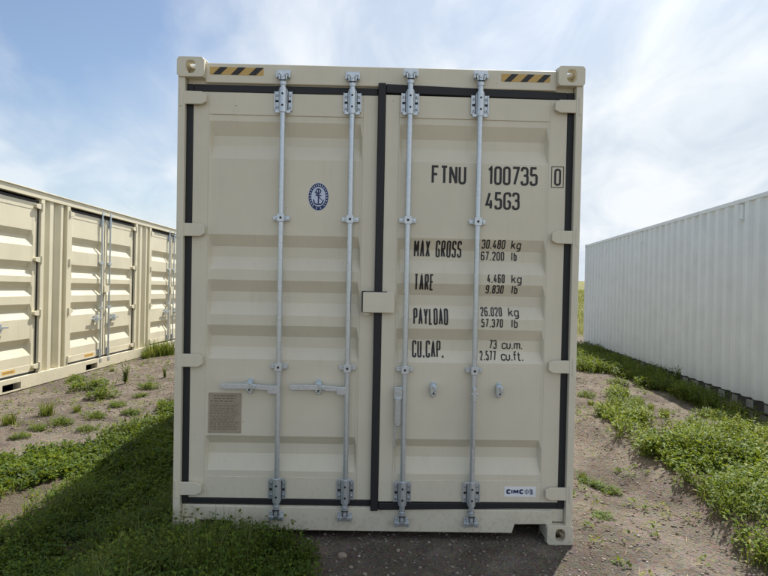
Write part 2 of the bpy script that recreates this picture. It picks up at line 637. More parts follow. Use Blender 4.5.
# ================================================================== GROUND (height function first: things stand on it)
def sstep(a, b, x):
    t = np.clip((x - a) / (b - a), 0, 1)
    return t * t * (3 - 2 * t)


def vnoise(x, y, seed=0):
    xi, yi = np.floor(x).astype(np.int64), np.floor(y).astype(np.int64)
    fx, fy = x - xi, y - yi
    fx, fy = fx * fx * (3 - 2 * fx), fy * fy * (3 - 2 * fy)

    def h(a, b):
        n = (a * 374761393 + b * 668265263 + seed * 982451653) & 0x7fffffff
        n = ((n ^ (n >> 13)) * 1274126177) & 0x7fffffff
        return ((n ^ (n >> 16)) & 0xffff) / 65535.0
    return (h(xi, yi) * (1 - fx) + h(xi + 1, yi) * fx) * (1 - fy) + (h(xi, yi + 1) * (1 - fx) + h(xi + 1, yi + 1) * fx) * fy


def fbm(x, y, sc, oct=4, seed=0):
    s, a, t = 0, 1.0, 0
    for o in range(oct):
        s = s + a * vnoise(x * sc + 31.7 * o, y * sc - 17.3 * o, seed + o); t += a
        a *= .5; sc *= 2.03
    return s / t




def slope_z(x, y):
    x = np.asarray(x, float); y = np.asarray(y, float)
    s = -0.0215 * (np.clip(y, -3.0, 17.5) - 0.3)
    w = sstep(1.5, 4.3, np.abs(x))
    w = np.maximum(w, sstep(12.3, 15.0, y))
    w = np.maximum(w, sstep(-0.8, -2.5, y) * 0)
    return s * w


def ground_z(x, y):
    x = np.asarray(x, float); y = np.asarray(y, float)
    z = slope_z(x, y)
    near = sstep(40, 15, np.hypot(x, y))
    b = (fbm(x, y, 0.7, 4, 3) - .5) * 0.09 + (fbm(x, y, 4.0, 3, 9) - .5) * 0.034
    # keep it quiet where containers stand
    q = sstep(1.25, 1.7, np.abs(x)) + sstep(-0.02, -0.3, y)
    q = np.clip(q, 0, 1)
    q = q * (1 - sstep(-4.4, -4.85, x) * sstep(-7.8, -7.3, x) * .9)
    q = q * (1 - sstep(4.2, 4.9, x) * .85)
    d = BANK_B - BANK_A; d = d / np.hypot(*d)
    sd_ = (x - BANK_A[0]) * (-d[1]) + (y - BANK_A[1]) * d[0]
    al = (x - BANK_A[0]) * d[0] + (y - BANK_A[1]) * d[1]
    wob = (fbm(x, y, 1.6, 2, 21) - .5) * .35
    bank = 0.13 * sstep(-0.02, 0.34, sd_ + wob) * sstep(2.6, 1.2, sd_) * sstep(-2.6, -0.2, al)
    bank = bank - 0.045 * np.exp(-((sd_ + .18 + wob) / .22) ** 2) * sstep(-2.6, -0.2, al)
    return z + b * q * near + bank * sstep(1.25, 1.6, x)


def px_dir(u, v):
    return RIGHT * ((u - 384) / FPX) + UP * ((288 - v) / FPX) + FWD


def px_ground(u, v):
    """where the sight line of a photograph pixel meets the ground"""
    d = px_dir(u, v)
    z = 0.0
    for _ in range(12):
        p = CAM + d * ((z - CAM[2]) / d[2])
        z = float(slope_z(p[0], p[1]))
    return p[0], p[1]


BANK_A, BANK_B = np.array(px_ground(577, 441)), np.array(px_ground(705, 535))     # foot of the little weed bank right of the lane


def inside(poly, x, y):
    r = np.zeros(x.shape, bool)
    n = len(poly)
    for i in range(n):
        x0, y0 = poly[i]; x1, y1 = poly[(i + 1) % n]
        c = ((y0 > y) != (y1 > y)) & (x < (x1 - x0) * (y - y0) / ((y1 - y0) if abs(y1 - y0) > 1e-9 else 1e-9) + x0)
        r ^= c
    return r


ZONE_LEFT = [px_ground(*p) for p in ((-160, 472), (0, 463), (60, 456), (110, 440), (150, 419), (170, 405))] + \
    [(-1.15, 5.4), (-1.14, 0.02), (-0.62, -0.02), (-0.36, -0.10), (-0.30, -0.5), (-0.5, -1.6), (-6.0, -1.6)]
ZONE_RIGHT = [px_ground(*p) for p in ((598, 428), (624, 421), (656, 437), (690, 450), (768, 450))] + [(4.6, 2.7), (4.3, 0.0), (3.6, -1.2), (2.5, -1.2)] + \
    [px_ground(*p) for p in ((790, 574), (766, 557), (735, 531), (700, 508), (662, 484), (627, 453))]
ZONE_SHADE = [px_ground(*p) for p in ((570, 349), (600, 351), (640, 368), (690, 394), (735, 414))] + [(4.85, 3.5), (4.55, 3.6)] + \
    [px_ground(*p) for p in ((708, 413), (672, 397), (640, 386), (612, 374), (570, 369))]
ZONE_TUFT = [px_ground(*p) for p in ((600, 394), (612, 391), (634, 402), (642, 411), (628, 415), (606, 410))]


# ================================================================== MAIN CONTAINER
def T_right(x, y, z):
    return (x, y - (1.17 - x) * 0.020, z) if x < 1.17 else (x, y, z)


def make_main():
    root = empty('shipping_container')
    tag(root, 'beige high cube shipping container with black door gaskets and stencilled weights, doors closed', 'shipping container')
    W, H, LN = 1.219, 2.896, 12.192
    for sx in (-1, 1):
        for sz, cz in ((1, H), (-1, 0.0)):
            for sy, cy in ((1, 0.0), (-1, LN)):
                casting(root, sx * W, cz, cy, sx, sz, sy, BEIGE) if sy == -1 else casting(root, sx * W, cz, cy, sx, sz, 1, BEIGE) if False else None
    # castings: front pair faces -Y
    for sx in (-1, 1):
        for sz, cz in ((1, H), (-1, 0.0)):
            casting(root, sx * W, cz, 0.0, sx, sz, -1, BEIGE)
            casting(root, sx * W, cz, LN, sx, sz, 1, BEIGE)
    # corner posts: channel with an outer flange and a recessed inner web
    for s in (-1, 1):
        m = MB()
        xo, xi, xw = s * 1.214, s * 1.172, s * 1.10
        pts = [(xo, .012), (xi, .012), (xi, .075), (xw, .075), (xw, .085), (xo, .16)]
        m.prism_xy(pts, .116, 2.780)
        m.build('corner_post', BEIGE, root, 0.004)
        p = MB()
        p.box(*sorted((s * 1.212, s * 1.06)), LN - .12, LN - .01, .118, 2.778)
        p.build('corner_post', BEIGE, root, 0.004)
    # header with a lip, sill with the twist-lock cut-outs
    m = MB()
    m.prism([(-1.06, 2.758), (1.06, 2.758), (1.06, 2.876), (-1.06, 2.876)], .040, .13)
    m.box(-1.17, 1.17, .060, .14, 2.735, 2.7845)
    m.build('door_header', BEIGE, root, 0.006, 3)
    m = MB()
    q = .052
    pts = [(-1.10, .196), (-1.10, .110), (-.868, .106), (-.852, q), (.852, q), (.868, .106), (1.10, .110), (1.10, .196)]
    m.prism(pts, .040, .14)
    m.box(-1.17, 1.17, .050, .13, .122, .200)
    m.build('door_sill', BEIGE, root, 0.005, 2)
    # rails, walls, roof, floor
    for s in (-1, 1):
        MB().box(*sorted((s * 1.215, s * 1.155)), .17, LN - .17, 2.815, 2.880).build('top_side_rail', BEIGE, root, .004)
        MB().box(*sorted((s * 1.212, s * 1.165)), .17, LN - .17, .030, .188).build('bottom_side_rail', BEIGE, root, .004)
        m = MB()
        corrugated(m, lambda a, d, z, s=s: (s * (1.208 - d), .165 + a, z), LN - .33, .186, 2.818)
        m.build('side_wall', BEIGE, root)
    m = MB()
    n = int((LN - .3) / .209)
    vs, fs = [], []
    for i in range(n * 4):
        k = i % 4
        y = .13 + (i // 4) * .209 + (0, .07, .105, .175)[k]
        z = 2.872 if k in (0, 1) else 2.852
        vs += [(-1.156, y, z), (1.156, y, z)]
    fs = [(2 * i, 2 * i + 1, 2 * i + 3, 2 * i + 2) for i in range(n * 4 - 1)]
    m.add(vs, fs).box(-1.155, 1.155, LN - .2, LN - .05, 2.82, 2.875)
    m.build('roof', BEIGE, root)
    m = MB()
    corrugated(m, lambda a, d, z: (-1.06 + a, LN - .02 - d, z), 2.12, .118, 2.80, .25, .045)
    m.build('end_wall', BEIGE, root)
    m = MB()
    m.box(-1.16, 1.16, .16, LN - .16, .150, .178)
    m.build('floor', WOOD, root)
    for i in range(20):
        y = .42 + i * .59
        MB().box(-1.16, 1.16, y, y + .05, .034, .149).build('cross_member', UNDER, root)

    # ---- doors
    prof = [(2.572, 0), (2.571, .004)] + [(z, d + .004) for z, d in
        trough(2.533, 2.452, 2.395, 2.310) + trough(1.850, 1.780, 1.715, 1.640) + trough(1.575, 1.504, 1.440, 1.365) +
        trough(1.300, 1.231, 1.165, 1.095) + trough(.625, .571, .508, .412)] + [(.372, .004), (.371, 0)]

    def make_door(sx, xa, xb, pa, pb, T):
        """sx -1 left leaf, +1 right leaf; xa..xb frame, pa..pb pressed panel"""
        def surf(x, z):
            if pa <= x <= pb and .371 < z < 2.572:
                k = min(1, max(0, min(x - pa, pb - x) / .020))
                return YF + .004 + max(0, prof_depth(prof, z) - .004) * k
            return YF
        m = MB(T)
        m.box(xa, pa - .0005, YF, YF + .05, Z_DB, Z_DT)
        m.box(pb + .0005, xb, YF, YF + .05, Z_DB, Z_DT)
        m.box(pa, pb, YF, YF + .05, 2.573, Z_DT - .0005)
        m.box(pa, pb, YF, YF + .05, Z_DB + .0005, .370)
        door_panel(m, T, pa, pb, .371, 2.572, YF, prof, .020)
        m.box(xa + .02, xb - .02, YF + .052, YF + .06, Z_DB + .02, Z_DT - .02)
        d = m.build('door', BEIGE, root, .003, 2)
        # gasket ring
        g = MB(T)
        o, i_ = (xa, xb) if sx > 0 else (xb, xa)            # o: free edge, i_: hinge edge
        gy0, gy1 = YF - .004, YF + .04
        hx0, hx1 = sorted((i_, i_ + sx * .044))
        g.box(hx0, hx1, gy0, gy1, Z_DB - .036, Z_DT + .045)
        lift = .022 if sx > 0 else 0
        xs = sorted((o, i_))
        if sx > 0:
            vs = lambda a0, a1, b0, b1: [(xs[0], a0), (xs[1], b0), (xs[1], b1), (xs[0], a1)]
            g.prism(vs(Z_DT + .012, Z_DT + .066, Z_DT, Z_DT + .045), gy0 + .001, gy1)
            g.prism(vs(Z_DB - .054, Z_DB - .008, Z_DB - .036, Z_DB), gy0 + .001, gy1)
            g.box(xa - .047, xa - .001, gy0 - .003, gy1 - .004, Z_DB - .058, Z_DT + .070)
        else:
            g.box(xs[0], xs[1], gy0 + .001, gy1, Z_DT, Z_DT + .045)
            g.box(xs[0], xs[1], gy0 + .001, gy1, Z_DB - .036, Z_DB)
        g.build('gasket', RUBBER, d, .006, 3)
        # hinges
        for zc in (2.660, 1.872, 1.085, .307):
            h = MB(T)
            x1, x2, x3 = sx * 1.212, sx * 1.075, sx * 1.047
            a, b, c = .040, .038, .022
            pts = [(x1, zc - a), (x1, zc + a), (x2, zc + b), (x3, zc + c), (x3, zc - c), (x2, zc - b)]
            h.prism(pts, .016, .030)
            h.box(*sorted((sx * 1.128, sx * 1.050)), .0305, YF - .0005, zc - .021, zc + .021)
            h.cyl((sx * 1.196, .020, zc - .052), (sx * 1.196, .020, zc + .052), .013)
            h.build('hinge', BEIGE, d, .003)
        return d, surf

    dl, sl = make_door(-1, -1.131, -.0205, -1.038, -.108, None)
    dr, sr = make_door(1, .027, 1.131, .110, 1.026, T_right)
    # stencilled lettering follows the pressed sheet
    def line(s, x0, x1, z0, z1, hw, gap=.24, space=.42):
        m = MB(T_right)
        text(m, s, x0, x1, z0, z1, hw, sr, gap=gap, space=space)
        return m.build('lettering', INK, dr)
    line('FTNU', .312, .522, 2.180, 2.292, .0070, gap=.16)
    line('100735', .652, .960, 2.182, 2.296, .0070, gap=.17)
    line('45G3', .643, .853, 2.033, 2.140, .0070, gap=.16)
    m = MB(T_right)
    text(m, '0', 1.060, 1.102, 2.186, 2.290, .0062, sr)
    ribbon(m, [(1.044, 2.176), (1.044, 2.301), (1.117, 2.301), (1.117, 2.176)], .0022, sr, .0016, True)
    m.build('lettering', INK, dr)
    line('MAX GROSS', .216, .508, 1.737, 1.839, .0052, gap=.2, space=.28)
    line('TARE', .220, .337, 1.533, 1.634, .0052, gap=.17)
    line('PAYLOAD', .219, .425, 1.325, 1.425, .0052, gap=.17)
    line('CU.CAP.', .217, .412, 1.123, 1.226, .0052, gap=.17)
    for num, a0, a1, unit, b0, b1, z0, z1 in (('30.480', .630, .774, 'kg', .811, .873, 1.795, 1.850), ('67.200', .629, .774, 'lb', .816, .852, 1.724, 1.779),
                                              ('4.460', .665, .772, 'kg', .813, .878, 1.587, 1.641), ('9.830', .660, .770, 'lb', .818, .857, 1.521, 1.574),
                                              ('26.020', .631, .764, 'kg', .803, .870, 1.383, 1.438), ('57.370', .635, .768, 'lb', .818, .860, 1.315, 1.368),
                                              ('73', .693, .740, 'cu.m.', .771, .902, 1.180, 1.236), ('2.577', .634, .735, 'cu.ft.', .764, .904, 1.112, 1.168)):
        line(num, a0, a1, z0, z1, .0036, gap=.20)
        line(unit, b0, b1, z0, z1, .0036, gap=.25 if unit[0] != 'c' else .12)
    # maker's sticker
    m = MB(T_right)
    flat = lambda x, z: YF - .0012
    m.prism(rounded_rect(.800, .994, .277, .340, .004), YF - .0012, YF - .0002, 0)
    for k, (ch, x0, x1) in enumerate((('C', .812, .838), ('I', .842, .851), ('M', .855, .888), ('C', .892, .918))):
        text(m, ch, x0, x1, (.294), .324, .0052 if ch not in 'IM' else .0045, flat, .0008, mat=1)
    # the two characters after the name
    for st in ([(.928, .301), (.928, .316), (.948, .316), (.948, .301), (.928, .301)], [(.938, .290), (.938, .328)]):
        ribbon(m, st, .0018, flat, .0008 + .0003 * (len(st) == 2), mat=1)
    for k, st in enumerate(([(.960, .328), (.955, .312)], [(.959, .321), (.978, .321)], [(.959, .315), (.977, .315)], [(.958, .309), (.978, .309)],
               [(.967, .326), (.967, .290)], [(.955, .303), (.980, .303)], [(.966, .302), (.956, .291)], [(.968, .302), (.979, .291)])):
        ribbon(m, st, .0014, flat, .0008 + .0002 * k, mat=1)
    tag(m.build('maker_sticker', [STICK, NAVY], dr), 'white maker sticker with navy lettering')
    # oval class emblem on the left leaf: navy ring, pale field, anchor
    m = MB()
    ex, ez, rx, rz = -.371, 2.089, .062, .085
    ov = lambda k, n=40: [(ex + rx * k * math.cos(2 * math.pi * i / n), ez + rz * k * math.sin(2 * math.pi * i / n)) for i in range(n)]
    y0 = YF + .004
    for k, y, mt in ((1.0, .0010, 0), (.965, .0016, 1), (.70, .0022, 0)):
        P = ov(k)
        m.add([(x, y0 - y, z) for x, z in P], [tuple(range(40))], mt)
    fl = lambda x, z: y0
    for i in range(26):                                  # the lettering round the ring
        a = 2 * math.pi * (i + .5) / 26
        if 3.9 < a < 5.5 and i % 2: continue
        c0 = (ex + rx * .76 * math.cos(a), ez + rz * .76 * math.sin(a)); c1 = (ex + rx * .89 * math.cos(a + .05), ez + rz * .89 * math.sin(a + .05))
        ribbon(m, [c0, c1], .0022, fl, .0024, mat=0)
    ribbon(m, [(ex, ez + .045), (ex, ez - .045)], .004, fl, .0028, mat=2)
    ribbon(m, fillet([(ex - .030, ez - .018), (ex - .022, ez - .046), (ex + .022, ez - .046), (ex + .030, ez - .018)], .02, False), .004, fl, .0031, mat=2)
    ribbon(m, [(ex - .018, ez + .008), (ex + .018, ez + .008)], .003, fl, .0034, mat=2)
    ribbon(m, [(ex + .014 * math.cos(i * .5236), ez + .034 + .014 * math.sin(i * .5236)) for i in range(12)], .003, fl, .0037, True, mat=2)
    ribbon(m, [(ex - .022, ez + .030), (ex + .020, ez - .020)], .0022, fl, .0040, mat=2)
    tag(m.build('class_emblem', [PALEBLUE, NAVY, NAVY], dl), 'oval navy and white emblem with an anchor')
    # brown data plate with rows of etched text and rivets
    m = MB()
    m.prism(rounded_rect(-1.018, -.818, .640, .886, .004), y0 - .003, y0 - .0002, 0)
    rr = random.Random(3)
    fp = lambda x, z: y0 - .003
    z = .868
    row = 0
    while z > .655:
        x = -1.006 + (.02 if row < 2 else 0)
        end = -.832 - (.02 if row < 2 else rr.uniform(0, .03))
        big = row < 3
        while x < end:
            l = rr.uniform(.008, .026)
            ribbon(m, [(x, z), (min(x + l, end), z)], .0036 if big else .0020, fp, .0006, mat=1)
            x += l + rr.uniform(.004, .008)
        z -= .0165 if big else .0085
        row += 1
        if row in (3, 9):
            ribbon(m, [(-1.012, z), (-.824, z)], .0012, fp, .0006, mat=1); z -= .010
    for x in (-1.010, -.826):
        for zz in (.648, .878):
            m.bolt(x, y0 - .003, zz, .004, .003)
    tag(m.build('data_plate', [PLATE, PLATETXT], dl), 'brown metal data plate with rows of small text')

    # ---- hazard strips on the header
    for x0, x1 in ((-1.034, -.712), (.722, 1.018)):
        m = MB()
        m.prism([(x0, 2.806), (x1, 2.806), (x1, 2.852), (x0, 2.852)], .0385, .0398, 0)
        n = 3
        p = (x1 - x0) / n
        for i in range(n):
            a = x0 + p * (i + .12) + .004
            m.prism([(a, 2.8062), (a + p * .42, 2.8062), (a + p * .42 + .046, 2.8518), (a + .046, 2.8518)], .0376, .0384, 1)
        o = m.build('hazard_strip', [YELLOW, INK], root)

    # ---- customs seal cover over the middle gasket
    m = MB()
    m.prism(rounded_rect(-.088, .100, 1.396, 1.518, .006), -.012, -.005)
    m.box(.060, .098, -.0045, .026, 1.40, 1.514)
    m.prism([(-.088, 1.394), (-.088, 1.378), (-.05, 1.378), (-.045, 1.394)], .012, .018)
    m.box(-.096, -.070, -.0045, .030, 1.398, 1.524, 1)
    m.box(-.0695, .055, -.0045, .030, 1.500, 1.523, 1)
    m.build('seal_cover', [BEIGE, RUBBER], root, .003)

    # ---- locking rods
    ry = YF - .030
    for idx, (x, T) in enumerate(((-.590, None), (-.175, None), (.172, T_right), (.593, T_right))):
        dz = .020 if T else 0.0
        r = MB(T)
        r.cyl((x, ry, .175 - dz), (x, ry, 2.785 + dz), .0165, n=18)
        rod = r.build('locking_rod', GALV, root)
        for zc, up in ((2.656, 1), (.303, -1)):
            b = MB(T)                                       # bearing bracket: plate, sleeve, four bolts
            b.box(x - .053, x + .053, YF - .010, YF - .0008, zc - .058, zc + .058)
            b.cyl((x, ry, zc - .072), (x, ry, zc + .072), .0235, n=16)
            b.box(x - .026, x + .026, ry + .002, YF - .010, zc - .066, zc + .066)
            b.box(x - .045, x + .045, ry - .004, ry + .010, zc - up * .068 - .007, zc - up * .068 + .007)
            for sx in (-1, 1):
                b.box(*sorted((x + sx * .0535, x + sx * .0475)), YF - .020, YF - .0105, zc - .056, zc + .056)
                b.box(*sorted((x + sx * .0265, x + sx * .0300)), YF - .0118, YF - .0101, zc - .054, zc + .054, 1)  # dark strip paints the shaded gap between sleeve and ear
                for dzz in (-.036, .036):
                    b.bolt(x + sx * .039, YF - .010, zc + dzz, .0090, .010)
                    b.cyl((x + sx * .039, YF - .0202, zc + dzz), (x + sx * .039, YF - .0212, zc + dzz), .0035, n=8, mat=1)
                b.box(*sorted((x + sx * .0305, x + sx * .0470)), YF - .0118, YF - .0101, zc - .007, zc + .007, 1)
            for dzz in (-.034, .034):
                b.cyl((x, ry - .0225, zc + dzz), (x, ry - .0245, zc + dzz), .0065, n=10, mat=1)  # dark discs paint shaded holes in the sleeve
            b.build('rod_bracket', [ZINC, RECESS_SHADE], rod, .0025)
            # cam and keeper
            k = MB(T)
            ze = zc + up * (.145 + dz)
            k.cyl((x, ry, ze - up * .055), (x, ry, ze - up * .005), .0215, n=14)
            k.prism([(x - .020, ze - up * .030), (x + .020, ze - up * .030), (x + .034, ze + up * .014), (x + .022, ze + up * .020), (x, ze + up * .006), (x - .022, ze + up * .020), (x - .034, ze + up * .014)], ry - .018, ry + .012)
            k.cyl((x, ry - .019, ze - up * .004), (x, ry - .026, ze - up * .004), .010, n=10)
            for sx in (-1, 1):
                k.cyl((x + sx * .024, ry - .019, ze + up * .012), (x + sx * .024, ry - .027, ze + up * .012), .0075, n=8)
                k.box(*sorted((x + sx * .012, x + sx * .016)), ry - .0195, ry - .0182, *sorted((ze - up * .026, ze + up * .002)), 1)
            k.box(x - .021, x + .021, ry - .024, ry - .0185, *sorted((ze - up * .034, ze - up * .028)), 1)  # dark strips paint shaded gaps on the cam
            k.build('rod_cam', [ZINC, RECESS_SHADE], rod, .002)
            kp = MB(T)
            zk = zc + up * (.158 + dz)
            kp.box(x - .042, x + .042, ry + .0125, .039, zk - .030, zk + .028)
            kp.box(x - .044, x - .030, ry - .012, ry + .012, zk - .026, zk + .006)
            kp.box(x + .030, x + .044, ry - .012, ry + .012, zk - .026, zk + .006)
            kp.build('cam_keeper', ZINC, rod, .003)
        for zc in (1.953, 1.054):
            b = MB(T)                                       # rod guide with two ears
            b.prism(rounded_rect(x - .022, x + .022, zc - .025, zc + .025, .010), ry - .021, YF - .012)
            b.prism(rounded_rect(x - .052, x + .052, zc - .015, zc + .015, .006), YF - .012, YF - .0008)
            for sx in (-1, 1):
                b.bolt(x + sx * .040, YF - .012, zc, .010, .010)
            b.cyl((x, ry - .0205, zc), (x, ry - .0225, zc), .0075, n=10, mat=1)
            b.build('rod_guide', [ZINC, RECESS_SHADE], rod, .0025)
        # handle
        hz = .918
        h = MB(T)
        c = MB(T)
        y1 = ry - .004
        if idx < 2:
            hx = x - .036
            h.prism(rounded_rect(hx - .026, x + .002, hz - .026, hz + .024, .006), y1 - .012, y1 + .012)
            h.cyl((hx, y1 - .012, hz), (hx, y1 - .020, hz), .010, n=10)
            h.prism([(hx - .02, hz - .006), (hx - .02, hz + .024), (x - .17, hz + .034), (x - .335, hz + .032), (x - .350, hz + .022), (x - .347, hz + .004), (x - .335, hz - .002), (x - .17, hz + .000)], y1 - .009, y1 + .005)
            cx = x - .172
        elif idx == 2:
            hx = x - .037
            h.prism(rounded_rect(hx - .026, hx + .024, hz - .045, hz + .034, .010), y1 - .012, y1 + .012)
            h.cyl((hx, y1 - .012, hz), (hx, y1 - .020, hz), .010, n=10)
            h.prism([(hx - .017, hz - .03), (hx + .015, hz - .03), (hx + .017, hz - .18), (hx + .008, hz - .202), (hx - .012, hz - .202), (hx - .019, hz - .18)], y1 - .020, y1 - .005)
            h.prism([(hx - .020, hz - .195), (hx - .009, hz - .195), (hx - .014, hz - .335), (hx - .024, hz - .335)], y1 - .008, y1 + .002)
            cx = .348
        else:
            hx = x
            h.box(hx - .012, hx + .012, y1 - .040, y1 - .014, hz - .045, hz + .035)
            h.cyl((hx - .018, y1 - .028, hz), (hx + .018, y1 - .028, hz), .009, n=10)
            h.prism([(hx - .007, hz - .02), (hx + .007, hz - .02), (hx + .009, hz - .20), (hx + .004, hz - .33), (hx - .004, hz - .33), (hx - .009, hz - .20)], y1 - .036, y1 - .018)
            cx = .750
        h.build('handle', GALV if idx != 2 else CHROME, rod, .003)
        # handle catch bolted to the sheet
        yc = YF + .004
        zc = hz + .014
        c.prism(rounded_rect(cx - .015, cx + .015, zc - .047, zc + .047, .010), yc - .010, yc - .0005)
        c.prism(rounded_rect(cx - .021, cx + .018, zc - .026, zc + .030, .006), yc - .046, yc - .010)
        c.bolt(cx, yc - .010, zc + .036, .009, .010); c.bolt(cx, yc - .010, zc - .036, .009, .010)
        c.prism([(cx - .004, zc + .026), (cx + .018, zc + .022), (cx + .020, zc - .006), (cx + .002, zc - .002)], yc - .054, yc - .047)
        c.cyl((cx, yc - .046, zc - .016), (cx, yc - .049, zc - .016), .006, n=8, mat=1)
        if idx < 2:
            c.box(cx + .018, cx + .040, yc - .052, yc - .030, zc - .010, zc + .012)
        c.build('handle_catch', [CHROME, RECESS_SHADE], rod, .0025)
    return root


# ================================================================== SIDE-DOOR CONTAINER (left)
def frame_matrix(A, B):
    """local +X along the face from A, local -Y out of the face towards the lane"""
    a, b = Vector(A), Vector(B)
    d = (b - a).normalized()
    up = (Vector((0, 0, 1)) - d * d.z).normalized()
    yv = up.cross(d)
    m = Matrix([[d[i], yv[i], up[i], a[i]] for i in range(3)] + [[0, 0, 0, 1]])
    return m


def end_frames(root, L0, L1, depth, mat):
    H = 2.896
    for s, xc in ((1, L0), (-1, L1)):
        for yc, sy in ((0.0, -1), (depth, 1)):
            for sz, cz in ((1, H), (-1, 0.0)):
                casting_x(root, xc, cz, yc, -s, sz, sy, mat)
            MB().box(*sorted((xc + s * .004, xc + s * .10)), *sorted((yc - sy * .004, yc - sy * .11)), .118, 2.778).build('corner_post', mat, root, .004)


def casting_x(parent, cx, cz, cy, sx, sz, sy, mat):
    return casting(parent, cx, cz, cy, sx, sz, sy, mat)


